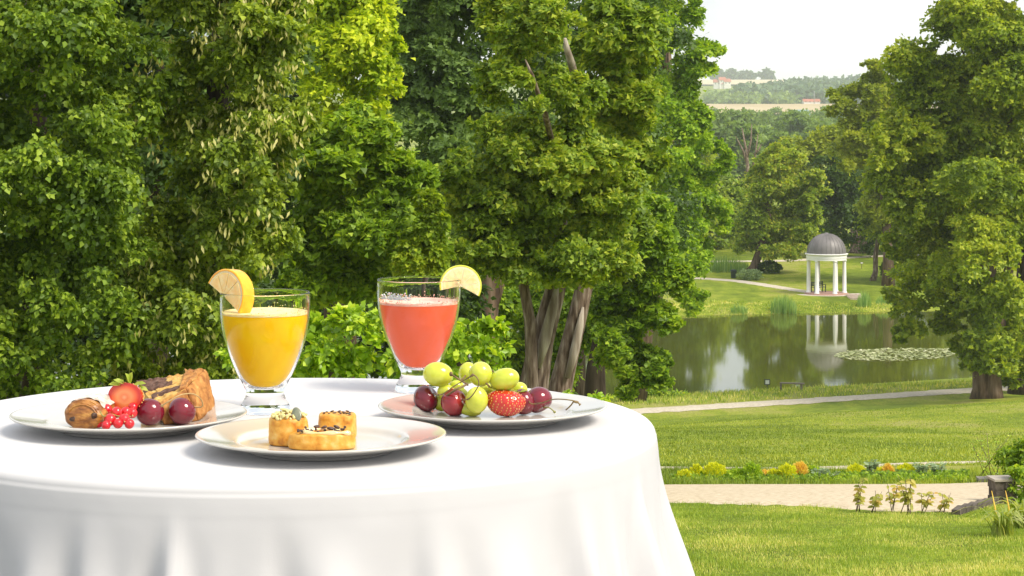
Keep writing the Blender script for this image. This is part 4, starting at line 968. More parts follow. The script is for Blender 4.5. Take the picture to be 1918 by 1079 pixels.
# grass: blades near the camera, tufts farther down the lawn
LM_GRASS = leaf_mat('grass_blade', [(.07, .11, .010), (.12, .165, .014), (.18, .21, .026), (.30, .27, .085)], transl=.3, pscale=.7, patch=.6)
LM_GRASSG = leaf_mat('grass_blade_green', [(.06, .085, .008), (.10, .135, .011), (.17, .185, .022)], transl=.3, pscale=.13, patch=.6)
def lawn(name, label, n, x0, x1, Y0, Y1, h, w, mat, avoid=None, seg=1, pw=1.0):
    Y = Y0 + (Y1 - Y0) * rng.random(n) ** pw; x = rng.uniform(x0, x1, n)
    if avoid is not None:
        k = ~avoid(x, Y); x, Y = x[k], Y[k]
    X = (x - XC) / F * Y
    P = np.stack([X, Y, T(X, Y) - .005], 1)
    cl = .6 + .8 * (np.sin(X * 3.1 + Y) * np.sin(Y * 2.3 - X * 1.7) * .5 + .5)
    o = blades(P, h * cl * rng.uniform(.5, 1.2, len(P)), w * rng.uniform(.7, 1.3, len(P)), .9, mat, name, None, seg, kind='stuff')
    tag(o, label, 'grass'); return o
def on_walk(x, Y):
    lo = np.interp(x, [1150, 1275, 1500, 1640, 1790, 1862], [29.2, 28.6, 27.9, 26.9, 26.6, 28.2]); hi = np.interp(x, [1150, 1275, 1590, 1750, 1862], [33.4, 33.5, 34.3, 34.3, 34.8])
    e = rng.normal(0, .2, len(x)) + .18 * np.sin(x * .05) + .1 * np.sin(x * .13)
    return (Y > lo + e) & (Y < hi + e) & (x < 1862)
lawn('grass', 'short dry tinged grass in the lower right foreground', 125000, 1180, 2080, 18.3, 29.6, .036, .006, LM_GRASS, on_walk, 1, 1.25)
lawn('grass', 'grass strip under the flower bed beyond the gravel walk', 34000, 1180, 2080, 33.4, 41.6, .11, .012, LM_GRASSG, lambda x, Y: on_walk(x, Y) | (Y > 41.2))
lawn('grass', 'wide mown lawn between the garden path and the pond path', 75000, 1130, 2150, 43.6, 118, .055, .03, LM_GRASSG, None, 1, 1.5)
lawn('grass', 'rough grass on the bank along the near shore', 9000, 1100, 1900, 124, 136, .22, .05, LM_GRASS, lambda x, Y: (Y - (121.6 + .45 * ((x - XC) / F * Y - 8)) < 1.4) | (Y > shore_near((x - XC) / F * Y) + .8))
lawn('grass', 'grass fringe on the far bank below the rotunda', 7000, 1230, 1720, 185.5, 192, .16, .06, LM_GRASS, lambda x, Y: (Y < shore_far((x - XC) / F * Y) - .6) | ((x > 1480) & (x < 1615) & (Y > 196)))

# ------------------------------------------------------------------ the table
ZT = .75
H0 = ZC - ZT                                        # drop from the eye to the cloth
def glass_mat(name):
    m, n, l, out = new_mat(name)
    b = n.new('ShaderNodeBsdfPrincipled'); b.inputs['Base Color'].default_value = (1, 1, 1, 1); b.inputs['Roughness'].default_value = 0.0
    b.inputs['Transmission Weight'].default_value = 1.0; b.inputs['IOR'].default_value = 1.19
    l.new(b.outputs[0], out.inputs[0]); return m
def cloth_mat():
    m, n, l, out = new_mat('white_cotton')
    b = n.new('ShaderNodeBsdfPrincipled'); b.inputs['Base Color'].default_value = (.615, .605, .615, 1); b.inputs['Roughness'].default_value = .85
    b.inputs['Specular IOR Level'].default_value = .2; b.inputs['Sheen Weight'].default_value = .15
    tc = n.new('ShaderNodeTexCoord'); w1 = n.new('ShaderNodeTexNoise'); w1.inputs['Scale'].default_value = 900; w1.inputs['Detail'].default_value = 2
    w2 = n.new('ShaderNodeTexNoise'); w2.inputs['Scale'].default_value = 9; w2.inputs['Detail'].default_value = 3
    b1 = n.new('ShaderNodeBump'); b1.inputs['Strength'].default_value = .12; b1.inputs['Distance'].default_value = .0006
    b2 = n.new('ShaderNodeBump'); b2.inputs['Strength'].default_value = .25; b2.inputs['Distance'].default_value = .006
    l.new(tc.outputs['Object'], w1.inputs[0]); l.new(tc.outputs['Object'], w2.inputs[0])
    l.new(w1.outputs['Fac'], b1.inputs['Height']); l.new(w2.outputs['Fac'], b2.inputs['Height']); l.new(b2.outputs[0], b1.inputs['Normal']); l.new(b1.outputs[0], b.inputs['Normal'])
    l.new(b.outputs[0], out.inputs[0]); return m

TX, TY, TR = wx(535, 2.709), 2.709, .436
def tablecloth():
    nphi = 480
    ph = np.linspace(0, 2 * np.pi, nphi, endpoint=False)
    rows = []
    rc = .012
    def ring(r, z): rows.append(np.stack([TX + r * np.cos(ph), TY + r * np.sin(ph), np.broadcast_to(z, ph.shape)], 1))
    for r in np.linspace(.004, TR - rc, 26): ring(np.full(nphi, r), ZT)
    for a in np.linspace(0, math.pi / 2, 8)[1:]: ring(np.full(nphi, TR - rc + rc * math.sin(a)), ZT - rc + rc * math.cos(a))
    wob = .55 * np.sin(3 * ph + 1) + .8 * np.sin(5 * ph + 2.2) + .35 * np.sin(11 * ph)
    f1 = np.cos(33 * ph + wob * 1.6); f2 = np.cos(52 * ph + wob * 2.4 + 1.1); f3 = np.cos(19 * ph + wob + .4)
    fold = .55 * np.sign(f1) * np.abs(f1) ** 1.3 + .28 * f2 + .4 * f3
    start = .045 + .03 * (np.sin(23 * ph + 2 * wob) * .5 + .5)
    for d in np.concatenate([np.linspace(.012, .09, 30), np.linspace(.10, .30, 34), np.linspace(.33, .735, 16)]):
        amp = .0195 * smooth(0, .15, d - start + .03) + .02 * smooth(.2, .7, d)
        crease = .0002 * (1 - smooth(.030, .036, d)) * smooth(.012, .02, d)
        flare = .115 * max(0, d - .004) + .05 * smooth(.05, .5, d)
        r = TR + crease + flare + amp * (fold - .25)
        ring(r, ZT - rc - (d - .012) - .001)
    V = np.concatenate(rows); nr = len(rows)
    V = np.concatenate([V, [[TX, TY, ZT]]])
    i = (np.arange(nr - 1)[:, None] * nphi + np.arange(nphi)[None, :]).ravel(); k2 = (np.arange(nphi) + 1) % nphi
    j = (np.arange(nr - 1)[:, None] * nphi + k2[None, :]).ravel()
    cap = np.stack([np.full(nphi, len(V) - 1), np.arange(nphi), k2], 1)
    o = np_mesh('tablecloth', V, [np.stack([i, i + nphi, j + nphi, j], 1), cap], cloth_mat(), None, True)
    return tag(o, 'white floor length cloth draped in soft folds over the round table', 'tablecloth')
tablecloth()

PORC = pbr('cream_porcelain', [(.55, .53, .485)], rough=.13, coat=.35, spec=.5)
def plate(label, x, Y):
    c = Vector((wx(x, Y), Y, ZT))
    prof = [(0, .0058), (.06, .0056), (.080, .0060), (.0865, .0075), (.0905, .0118), (.0935, .0138), (.098, .0145), (.115, .0165), (.128, .0186), (.1335, .0198), (.1352, .0196),
            (.1358, .0186), (.1350, .0174), (.131, .0160), (.118, .0128), (.106, .0098), (.100, .0083), (.092, .0066), (.085, .0048), (.081, .0020), (.0795, .0008), (.0785, .0006), (.0765, .0012), (.074, .0028), (.05, .0030), (0, .0030)]
    o = Geo().lathe(prof, 128, m=Matrix.Translation((0, 0, 0))).build('dinner_plate', PORC)
    md = o.modifiers.new('smooth', 'SUBSURF'); md.levels = 1; md.render_levels = 1
    o.location = c
    return tag(o, label, 'plate', 'cream dinner plates on the table')
PY1, PY2, PY3 = 2.645, 2.486, 2.715
plate('cream plate at the left under the cake slice, berries and pastry', 242, PY1)
plate('cream plate in front, holding three small savoury pastries', 601.5, PY2)
plate('cream plate at the right under the grapes, cherries and strawberry', 923, PY3)
FL = ZT + .0060

# ------------------------------------------------------------------ glasses, juices, citrus slices
GLASS = glass_mat('clear_glass')
OUTP = [(.0300, .0000), (.0312, .0012), (.0312, .0040), (.0300, .0075), (.0278, .0117), (.0250, .0165), (.0234, .0210), (.0233, .0235), (.0242, .0275), (.0290, .0375), (.0348, .0490), (.0432, .0690), (.0496, .0892), (.0534, .1097), (.0549, .1290), (.0549, .1400), (.0546, .1448)]
INP = [(.0537, .1458), (.0529, .1450), (.0527, .1400), (.0526, .1290), (.0511, .1097), (.0473, .0892), (.0408, .0692), (.0322, .0497), (.0262, .0395), (.0190, .0322), (.0100, .0297), (0, .0292)]
def spl(prof, k=4):
    """Catmull-Rom through the profile points"""
    P = [np.array(p) for p in prof]; out = []
    for i in range(len(P) - 1):
        p0, p1, p2, p3 = P[max(i - 1, 0)], P[i], P[i + 1], P[min(i + 2, len(P) - 1)]
        for t in np.linspace(0, 1, k, endpoint=False):
            q = .5 * (2 * p1 + (p2 - p0) * t + (2 * p0 - 5 * p1 + 4 * p2 - p3) * t * t + (3 * p1 - p0 - 3 * p2 + p3) * t ** 3)
            out.append((max(q[0], 0), q[1]))
    out.append(tuple(P[-1])); return out
G1 = Vector((wx(496.5, 2.79), 2.79, ZT + .0004)); G2 = Vector((wx(784.5, 2.99), 2.99, ZT + .0004))
def glass(label, c):
    prof = [(0, .0026), (.020, .0024), (.0265, .0008)] + spl(OUTP[0:], 4) + spl(INP, 4)
    o = Geo().lathe(prof, 96).build('juice_glass', GLASS); o.location = c
    return tag(o, label, 'glass', 'footed juice glasses')
glass('clear footed glass of orange juice, standing at the left', G1)
glass('clear footed glass of pink juice with a sugared rim, at the back', G2)
def inner_r(z):
    q = np.array(INP[::-1]); return float(np.interp(z, q[:, 1], q[:, 0]))
def juice_mat(name, c, sc):
    m, n, l, out = new_mat(name)
    b = n.new('ShaderNodeBsdfPrincipled'); b.inputs['Base Color'].default_value = (*c, 1); b.inputs['Roughness'].default_value = .45
    b.inputs['Subsurface Weight'].default_value = .0; b.inputs['Subsurface Radius'].default_value = sc; b.inputs['Subsurface Scale'].default_value = .012
    b.inputs['IOR'].default_value = 1.2
    tc = n.new('ShaderNodeTexCoord'); nz = n.new('ShaderNodeTexNoise'); nz.inputs['Scale'].default_value = 14; nz.inputs['Detail'].default_value = 5; nz.inputs['Distortion'].default_value = 1.2
    rp = n.new('ShaderNodeValToRGB'); rp.color_ramp.elements[0].position = .35; rp.color_ramp.elements[0].color = (c[0], c[1] * .93, c[2] * .8, 1)
    rp.color_ramp.elements[1].position = .68; rp.color_ramp.elements[1].color = (c[0], min(1, c[1] * 1.06), c[2] * 1.4, 1)
    l.new(tc.outputs['Object'], nz.inputs['Vector']); l.new(nz.outputs['Fac'], rp.inputs[0]); l.new(rp.outputs[0], b.inputs['Base Color'])
    l.new(b.outputs[0], out.inputs[0]); return m
JO = juice_mat('orange_juice', (1.0, .60, .006), (1, .6, .06)); JP = juice_mat('pink_grapefruit_juice', (1.0, .17, .075), (1, .3, .2))
FOAMO = pbr('orange_foam', [(.93, .68, .22), (.96, .80, .42)], scale=160, rough=.6, sss=.5, sss_r=(1, .6, .2), sss_s=.004, bump=.5, bscale=500)
FOAMP = pbr('pink_foam', [(.92, .42, .30), (.95, .62, .50)], scale=160, rough=.6, sss=.5, sss_r=(1, .4, .3), sss_s=.004, bump=.5, bscale=500)
def juice(name, label, c, top, mat, foam, bub):
    z0 = np.concatenate([[.0292, .0297, .0310, .0322, .0350], np.linspace(.0395, top, 26)])
    prof = [(0, .0300)] + [(max(inner_r(z) - .0005, .0005), z + .0004) for z in z0[1:]]
    o = Geo().lathe(prof + [(inner_r(top) - .0005, top), (inner_r(top) - .003, top + .0001), (0, top + .0001)], 96).build(name, mat); o.location = c
    tag(o, label, 'juice')
    f = Geo()
    f.lathe([(inner_r(top) - .0004, top - .0022), (inner_r(top) - .0003, top + .0006), (inner_r(top) - .0014, top + .0011), (inner_r(top) - .004, top + .0007), (0, top + .0006)], 96, c=tuple(c))
    for _ in range(bub):
        a = random.uniform(0, 6.283); zz = top + abs(random.gauss(0, .0025)) + .0006
        r = inner_r(zz) - .0004
        f.ball((c.x + r * math.cos(a), c.y + r * math.sin(a), c.z + zz), random.uniform(.0003, .0009), 6, 4)
    f.build('foam', foam, o, kind='stuff')
    return o
oj = juice('orange_juice', 'thick yellow orange juice filling the left glass', G1, .1215, JO, FOAMO, 60)
pj = juice('pink_juice', 'coral pink juice with a frothy top in the rear glass', G2, .1165, JP, FOAMP, 260)
# froth left on the inside of the pink glass
f = Geo()
for _ in range(210):
    a = R(random.choice([228, 236, 247, 256, 214]) + random.gauss(0, 4.0)); zz = .1225 + abs(random.gauss(0, .0035))
    r = inner_r(zz) - .0003
    f.ball((G2.x + r * math.cos(a), G2.y + r * math.sin(a), G2.z + zz), (random.uniform(.0005, .0013),) * 3, 6, 4)
f.build('froth', pbr('white_froth', [(.88, .82, .78)], rough=.6, sss=.4, sss_s=.003), pj, kind='stuff')

def pulp_mat(name, c1, c2, c3):
    return pbr(name, [c1, c2, c3], scale=160, rough=.22, sss=.5, sss_r=(1, .6, .2), sss_s=.006, coat=.4, bump=.35, bscale=380, stretch=(1, 1, 1))
def citrus(name, label, centre, rad, thick, a0, a1, m, pulp, pith, rind, nseg, chord=None):
    """a cut wheel of citrus in its own plane: u right, v up, w towards the viewer (matrix m)"""
    t = thing(name, label, 'citrus slice', centre)
    M = Matrix.Translation(centre) @ m
    def sector(r0, r1, b0, b1, w0, w1, n, bev=0.0, cut=None):
        g = Geo(); vs = []
        k = n + 1
        for i in range(k):
            a = b0 + (b1 - b0) * i / n
            for r, w in ((r0, w0), (r0, w1 - 0), (r1 - bev, w1), (r1, w1 - bev), (r1, w0 + bev), (r1 - bev, w0)):
                p = Vector((r * math.cos(a), r * math.sin(a), w))
                vs.append(p)
        fs = []
        for i in range(n):
            for j in range(6):
                j2 = (j + 1) % 6
                fs.append((i * 6 + j, (i + 1) * 6 + j, (i + 1) * 6 + j2, i * 6 + j2))
        fs += [tuple(range(6))[::-1], tuple(n * 6 + j for j in range(6))]
        g.add(vs, fs, M); return g
    h = thick / 2
    auto_smooth(sector(rad * .93, rad, a0, a1, -h, h, 40, rad * .025).build('rind', rind, t))
    auto_smooth(sector(.0004, rad * .935, a0, a1, -h * .93, h * .93, 36).build('pith', pith, t))
    for k in range(nseg):
        b0 = a0 + (a1 - a0) * k / nseg + .035; b1 = a0 + (a1 - a0) * (k + 1) / nseg - .035
        auto_smooth(sector(rad * .10, rad * .865, b0, b1, -h * .99, h + .0003, 10, rad * .03).build('segment', pulp, t))
    return t
PULPO = pulp_mat('orange_pulp', (.94, .52, .15), (.95, .60, .22), (.96, .70, .34)); PULPL = pulp_mat('pale_pulp', (.92, .60, .24), (.94, .68, .33), (.95, .76, .44))
PITH = pbr('citrus_pith', [(.93, .72, .40), (.95, .80, .52)], scale=120, rough=.5, sss=.4, sss_s=.004)
RINDO = pbr('orange_rind', [(.92, .38, .012), (.95, .50, .03)], scale=120, rough=.35, bump=.5, bscale=420, coat=.2, sss=.3, sss_s=.004)
RINDL = pbr('lime_rind', [(.50, .55, .04), (.72, .70, .07)], scale=60, rough=.35, bump=.4, bscale=420, coat=.2)
def face_matrix(nrm, roll=0.0):
    w = Vector(nrm).normalized(); v = (Vector((0, 0, 1)) - w * w.z).normalized(); u_ = v.cross(w)
    m = Matrix((u_, v, w)).transposed().to_4x4()
    return m @ Matrix.Rotation(roll, 4, 'Z')
oc = W(430, 556, 2.785)
citrus('orange_slice', 'thick orange wedge hooked over the rim of the orange juice glass', oc, .0335, .019, R(-38), R(148), face_matrix((-.62, -.76, .10), R(5)), PULPO, PITH, RINDO, 5)
lc = W(862.5, 536, 2.992)
citrus('lime_slice', 'pale pink citrus wheel with green rind on the rim of the pink glass', lc, .0275, .0065, R(-22), R(198), face_matrix((.12, -1, .05), R(-7)), PULPL, PITH, RINDL, 6)

# ------------------------------------------------------------------ fruit
CHERRY = pbr('cherry_skin', [(.085, .004, .012), (.15, .008, .02), (.22, .014, .026)], scale=40, rough=.12, coat=.35, sss=.15, sss_r=(1, .1, .1), sss_s=.006)
CHERRYR = pbr('bright_cherry_skin', [(.16, .006, .016), (.26, .014, .022), (.36, .03, .03)], scale=45, rough=.14, coat=.35, sss=.15, sss_r=(1, .1, .1), sss_s=.006)
STEMB = pbr('brown_stem', [(.09, .05, .02), (.20, .13, .05), (.26, .19, .06)], scale=90, rough=.6)
STEMG = pbr('green_stem', [(.22, .22, .05), (.32, .30, .09)], scale=90, rough=.6)
STEMT = pbr('tan_stem', [(.40, .26, .10), (.52, .37, .17)], scale=90, rough=.6)
def on_plate(x, y, rz, floor=FL):
    """centre of a body of half height rz lying on the plate floor, seen at photo pixel (x, y)"""
    Y = (ZC - floor - rz) * F / (y - YH); return Vector((wx(x, Y), Y, floor + rz))
def cherry(label, c, r, mat, dimple, stem_pts=None, stem_mat=None, tilt=0.0):
    """a cherry: a dimpled, slightly heart shaped body with its stem"""
    t = thing('cherry', label, 'cherry', c, 'cherries')
    d = Vector(dimple).normalized(); q = d.to_track_quat('Z', 'X').to_matrix().to_4x4()
    prof = []
    for th in np.linspace(0, math.pi, 30):
        rr = math.sin(th); z = math.cos(th)
        z -= .26 * math.exp(-(th / .42) ** 2)
        z *= .93; prof.append((max(rr * (1 + .04 * math.cos(th)), 0), z))
    g = Geo(); vs, fs = [], []; seg = 40
    for rr, z in prof:
        for k in range(seg):
            a = 2 * math.pi * k / seg
            groove = 1 - .022 * math.exp(-((a - math.pi) / .22) ** 2)
            vs.append((rr * math.cos(a) * r * groove, rr * math.sin(a) * r * groove * 1.02, z * r))
    for i in range(len(prof) - 1):
        for k in range(seg):
            k2 = (k + 1) % seg; fs.append((i * seg + k, i * seg + k2, (i + 1) * seg + k2, (i + 1) * seg + k))
    g.add(vs, fs, Matrix.Translation(c) @ q); g.build('fruit', mat, t)
    if stem_pts:
        P = spl3([c + d * r * .62] + stem_pts, 6)
        n = len(P); Geo().tube(P, [.0009 - .0002 * math.sin(math.pi * i / n) + (.0008 if i > n - 3 else 0) for i in range(n)], 8).build('stem', stem_mat or STEMB, t)
    return t
def spl3(P, k=6):
    P = [Vector(p) for p in P]; out = []
    for i in range(len(P) - 1):
        p0, p1, p2, p3 = P[max(i - 1, 0)], P[i], P[i + 1], P[min(i + 2, len(P) - 1)]
        for t in np.linspace(0, 1, k, endpoint=False):
            t = float(t); out.append(.5 * (2 * p1 + (p2 - p0) * t + (2 * p0 - 5 * p1 + 4 * p2 - p3) * t * t + (3 * p1 - p0 - 3 * p2 + p3) * t ** 3))
    out.append(P[-1]); return out
def z4(a, b, Y): return W(690 + a / 4.0809, 660 + b / 4.0809, Y)
def z1(a, b, Y): return W(a / 3.836, 640 + b / 3.836, Y)
# left plate
c1 = on_plate(280.3, 772, .0158); cherry('dark cherry beside the redcurrants on the left plate', c1, .0165, CHERRY, (.2, .6, .75))
c2 = on_plate(340.2, 770.5, .0152); cherry('dark cherry with a thin curled stem in front of the cake', c2, .0162, CHERRY, (.5, .65, .55),
    [z1(1445, 470, 2.635), z1(1448, 420, 2.625), z1(1390, 376, 2.60), z1(1300, 382, 2.575), z1(1220, 425, 2.57), z1(1160, 462, 2.575)], STEMT)
# right plate
k1 = on_plate(798.5, 746.5, .0162); k2 = on_plate(850.5, 754, .0150)
knot = z4(800, 172, 2.655)
cherry('glossy dark cherry at the far left of the fruit plate', k1, .0164, CHERRY, (.72, -.15, .55), [z4(560, 322, 2.70), z4(650, 262, 2.68), z4(730, 215, 2.665), knot], STEMB)
cherry('bright red cherry with pale glints, second from the left on the fruit plate', k2, .0168, CHERRYR, (.62, -.25, .25), [z4(768, 355, 2.685), z4(822, 290, 2.665), z4(845, 235, 2.655), z4(826, 188, 2.652), knot], STEMB)
k3 = on_plate(979, 755.5, .0150); cherry('cherry half hidden behind the strawberry on the fruit plate', k3 + Vector((0, .012, 0)), .0158, CHERRY, (.7, .3, .5), [z4(1240, 392, 2.70), z4(1330, 385, 2.68), z4(1410, 360, 2.665), z4(1500, 360, 2.655), z4(1585, 375, 2.65), z4(1620, 402, 2.65)], STEMB)
k4 = on_plate(1008.5, 749, .0165); cherry('dark cherry at the right end of the fruit plate', k4, .0165, CHERRY, (.45, -.35, -.75), [z4(1385, 425, 2.70), z4(1425, 458, 2.69)], STEMG)
kb2 = thing('cherry_twig', 'loose forked brown cherry stem lying across the plate at the right', 'stem', z4(1570, 375, 2.65))
Geo().tube(spl3([z4(1570, 374, 2.651), z4(1545, 408, 2.655), z4(1510, 440, 2.66)], 5), .0009, 7).build('stem', STEMB, kb2)
Geo().ball(z4(1590, 380, 2.65), (.0032, .0018, .0016), 10, 8, bump=.3, bs=400).build('knot', STEMB, kb2)

GRAPE = pbr('green_grape', [(.44, .50, .04), (.56, .60, .06), (.66, .68, .11)], scale=55, rough=.20, coat=.25, sss=.7, sss_r=(1, .9, .25), sss_s=.012, bump=.03, bscale=300)
gb = thing('grape_bunch', 'small bunch of large green grapes heaped on the right hand plate', 'grapes', Vector((wx(890, 2.72), 2.72, FL)))
grapes = [(532, 168, 2.735, 117, 94, .15), (762, 158, 2.76, 72, 86, 0), (857, 166, 2.715, 90, 99, .1), (1040, 207, 2.715, 116, 86, -.25), (592, 300, 2.735, 66, 60, 0), (828, 365, 2.70, 88, 112, .1), (905, 290, 2.74, 60, 55, 0),
          (1145, 290, 2.74, 72, 62, -.4), (672, 268, 2.745, 62, 55, 0), (770, 440, 2.715, 95, 45, .2), (700, 330, 2.74, 70, 60, .2), (960, 330, 2.745, 70, 70, 0), (1060, 330, 2.75, 70, 70, 0), (560, 380, 2.75, 70, 70, 0)]
for i, (a, b, Y, ra, rb, tl) in enumerate(grapes):
    c = z4(a, b, Y); s = Y / F / 4.0809
    c.z = max(c.z, FL + min(ra, rb) * s)
    m = Matrix.Rotation(tl, 4, 'Y') @ Matrix.Rotation(.3 * (i % 3), 4, 'X')
    g = Geo().ball(c, (ra * s, min(ra, rb) * s * 1.0, rb * s), 32, 24, m=m, bump=.018, bs=45, seed=i).build('grape', GRAPE, gb)
tw = Geo()
tw.tube(spl3([z4(632, 166, 2.715), z4(668, 190, 2.71), z4(706, 214, 2.705), z4(742, 236, 2.705), z4(760, 250, 2.71)], 5), [.0012] * 21, 7)
tw.tube(spl3([z4(706, 214, 2.705), z4(725, 200, 2.705), z4(742, 178, 2.71)], 5), .0011, 7)
tw.tube(spl3([z4(760, 240, 2.702), z4(720, 262, 2.70), z4(670, 285, 2.70), z4(600, 330, 2.71)], 5), .0013, 7)
tw.tube(spl3([z4(900, 235, 2.70), z4(915, 250, 2.70), z4(925, 262, 2.71)], 5), .0012, 7)
tw.tube(spl3([z4(948, 150, 2.70), z4(955, 138, 2.70)], 5), .0012, 7)
tw.ball(z4(632, 165, 2.716), (.0022, .0022, .0030), 10, 8)
tw.build('grape_stem', STEMB, gb)

BERRY = pbr('strawberry_skin', [(.34, .006, .006), (.50, .014, .009), (.58, .03, .014)], scale=35, rough=.16, coat=.6, sss=.25, sss_r=(1, .2, .1), sss_s=.006)
SEED = pbr('strawberry_seed', [(.72, .38, .10), (.82, .55, .18)], scale=200, rough=.35)
CALYX = leaf_mat('strawberry_leaf', [(.08, .12, .015), (.15, .19, .03), (.22, .24, .06)], pscale=80)
sb = on_plate(947, 753, .0155)
sb.y -= .012
ws = thing('strawberry', 'whole ripe strawberry lying among the cherries on the right plate', 'strawberry', sb)
def berry_pt(th, a, s=1.0):
    """strawberry surface: axis along local z, pointed at the far end"""
    rr = math.sin(th) ** .9 * (1.0 - .16 * math.cos(th + math.pi)) if 0 < th < math.pi else 0
    return Vector((rr * .0235 * math.cos(a), rr * .018 * math.sin(a), math.cos(th) * .0155)) * s
MB_ = Matrix.Translation(sb) @ Matrix.Rotation(.10, 4, 'Y') @ Matrix.Rotation(.0, 4, 'X')
seeds = []
for ri, th in enumerate(np.linspace(.28, 2.9, 13)):
    n = max(4, int(24 * math.sin(th)))
    for k in range(n): seeds.append((th + random.uniform(-.04, .04), random.uniform(-.05, .05) + 2 * math.pi * (k + .5 * (ri % 2)) / n))
g = Geo(); vs, fs = [], []; sg_, rg_ = 120, 72
for i in range(rg_ + 1):
    for k in range(sg_):
        th = math.pi * i / rg_; a = 2 * math.pi * k / sg_
        p = berry_pt(th, a)
        pit = 0
        vs.append(p)
sp = np.array([berry_pt(*s) for s in seeds]); va = np.array(vs)
dist = np.min(np.linalg.norm(va[:, None, :] - sp[None], axis=2), axis=1)
va = va * (1 - .045 * np.exp(-(dist / .0011) ** 2))[:, None]
for i in range(rg_):
    for k in range(sg_):
        k2 = (k + 1) % sg_; fs.append((i * sg_ + k, (i + 1) * sg_ + k, (i + 1) * sg_ + k2, i * sg_ + k2))
g.add([tuple(v) for v in va], fs, MB_).build('flesh', BERRY, ws)
g = Geo()
for s in seeds:
    p = berry_pt(*s); n_ = p.normalized(); q = n_.to_track_quat('X', 'Z').to_matrix().to_4x4()
    g.ball((0, 0, 0), (.0004, .0006, .0011), 6, 5, m=None) if False else g.add(*(lambda G_: (G_.v, G_.f))(Geo().ball((0, 0, 0), (.00045, .00062, .00105), 6, 5)), MB_ @ Matrix.Translation(p * .985) @ q)
g.build('seeds', SEED, ws, kind='stuff')
def sepals(parent, top, n, ln, up, rad, away=None):
    P, D, N = [], [], []
    for k in range(n):
        a = 2 * math.pi * k / n + .3
        P.append(top + Vector((math.cos(a) * rad, math.sin(a) * rad, 0))); D.append((math.cos(a), math.sin(a) * .8, up * random.uniform(.5, 1.4))); N.append((0, -.3, 1))
    for p, d, n_ in zip(P, D, N): np_mesh('sepal', *leaf_arrays(np.array([p]), np.array([d], float), np.array([n_], float), ln * random.uniform(.8, 1.2), 'oval'), CALYX, parent)
sepals(ws, z4(1020, 283, 2.715), 7, .011, .15, .004)
sepals(ws, z4(1140, 305, 2.715), 4, .009, .2, .003)

# halved strawberry on the left plate
def cut_mat():
    m, n, l, out = new_mat('strawberry_cut_face')
    b = n.new('ShaderNodeBsdfPrincipled'); b.inputs['Roughness'].default_value = .22; b.inputs['Subsurface Weight'].default_value = .0
    b.inputs['Subsurface Radius'].default_value = (1, .4, .2); b.inputs['Subsurface Scale'].default_value = .005; b.inputs['Coat Weight'].default_value = .4
    at = n.new('ShaderNodeAttribute'); at.attribute_name = 'depth'
    nz = n.new('ShaderNodeTexNoise'); nz.inputs['Scale'].default_value = 260; nz.inputs['Detail'].default_value = 5
    ma = n.new('ShaderNodeMath'); ma.operation = 'MULTIPLY_ADD'; ma.inputs[1].default_value = .28
    l.new(nz.outputs['Fac'], ma.inputs[0]); l.new(at.outputs['Fac'], ma.inputs[2])
    rp = n.new('ShaderNodeValToRGB'); e = rp.color_ramp.elements
    e[0].position = .12; e[0].color = (.86, .42, .20, 1); e[1].position = 1.06 if False else 1.0; e[1].color = (.60, .03, .012, 1)
    for p_, c_ in ((.32, (.80, .20, .06, 1)), (.55, (.88, .30, .10, 1)), (.80, (.80, .14, .04, 1)), (.93, (.70, .06, .02, 1))):
        x = e.new(p_); x.color = c_
    l.new(ma.outputs[0], rp.inputs[0]); l.new(rp.outputs[0], b.inputs['Base Color']); l.new(b.outputs[0], out.inputs[0]); return m
hsY = 2.625
hc = z1(895, 400, hsY)
hs_ = thing('strawberry_half', 'halved strawberry showing its orange red inside, on the left plate', 'strawberry', hc)
s1 = hsY / F / 3.836
Mh = Matrix.Translation(hc) @ Matrix.Rotation(-.42, 4, 'Z') @ Matrix.Rotation(-.12, 4, 'X')
def outline(a):
    """outline of the cut: broad shoulders, point downwards"""
    x, z = math.cos(a), math.sin(a)
    r = 1.0 - .10 * max(0, -z) ** 2 + .06 * abs(x) * max(z, 0)
    return x * r * 142 * s1 * (1 - .22 * max(0, -z) ** 1.5), z * r * 122 * s1 * (1.05 if z < 0 else .86)
vs, fs, dep = [], [], []
rings = 14; seg = 64
for i in range(rings + 1):
    t = i / rings
    for k in range(seg):
        x, z = outline(2 * math.pi * k / seg)
        vs.append((x * t, -.0006 * (1 - t * t), z * t)); dep.append(t)
for i in range(rings):
    for k in range(seg):
        k2 = (k + 1) % seg; fs.append((i * seg + k, i * seg + k2, (i + 1) * seg + k2, (i + 1) * seg + k))
me = bpy.data.meshes.new('cut_face'); me.from_pydata([tuple((Mh @ Vector(v)) - hc) for v in vs], [], fs)
at_ = me.attributes.new('depth', 'FLOAT', 'POINT'); at_.data.foreach_set('value', dep)
me.polygons.foreach_set('use_smooth', [True] * len(fs))
link('cut_face', me, cut_mat(), hs_)
g = Geo(); vs, fs = [], []
for i in range(15):
    t = math.pi / 2 * i / 14
    for k in range(seg):
        x, z = outline(2 * math.pi * k / seg); vs.append((x * math.cos(t) ** .8 if i < 14 else 0, .017 * math.sin(t) + .0001, z * math.cos(t) ** .8 if i < 14 else 0))
for i in range(14):
    for k in range(seg):
        k2 = (k + 1) % seg; fs.append((i * seg + k, i * seg + k2, (i + 1) * seg + k2, (i + 1) * seg + k))
g.add(vs, fs, Mh).build('skin', BERRY, hs_)
g = Geo()
for i in range(2, 12, 2):
    t = math.pi / 2 * i / 14
    for k in range(0, 26):
        x, z = outline(2 * math.pi * (k + .5 * (i % 4 == 0)) / 26); p = Vector((x * math.cos(t) ** .8 * 1.005, .017 * math.sin(t) + .0006, z * math.cos(t) ** .8 * 1.005))
        g.ball(Mh @ p, (.0007, .0006, .0010), 6, 5)
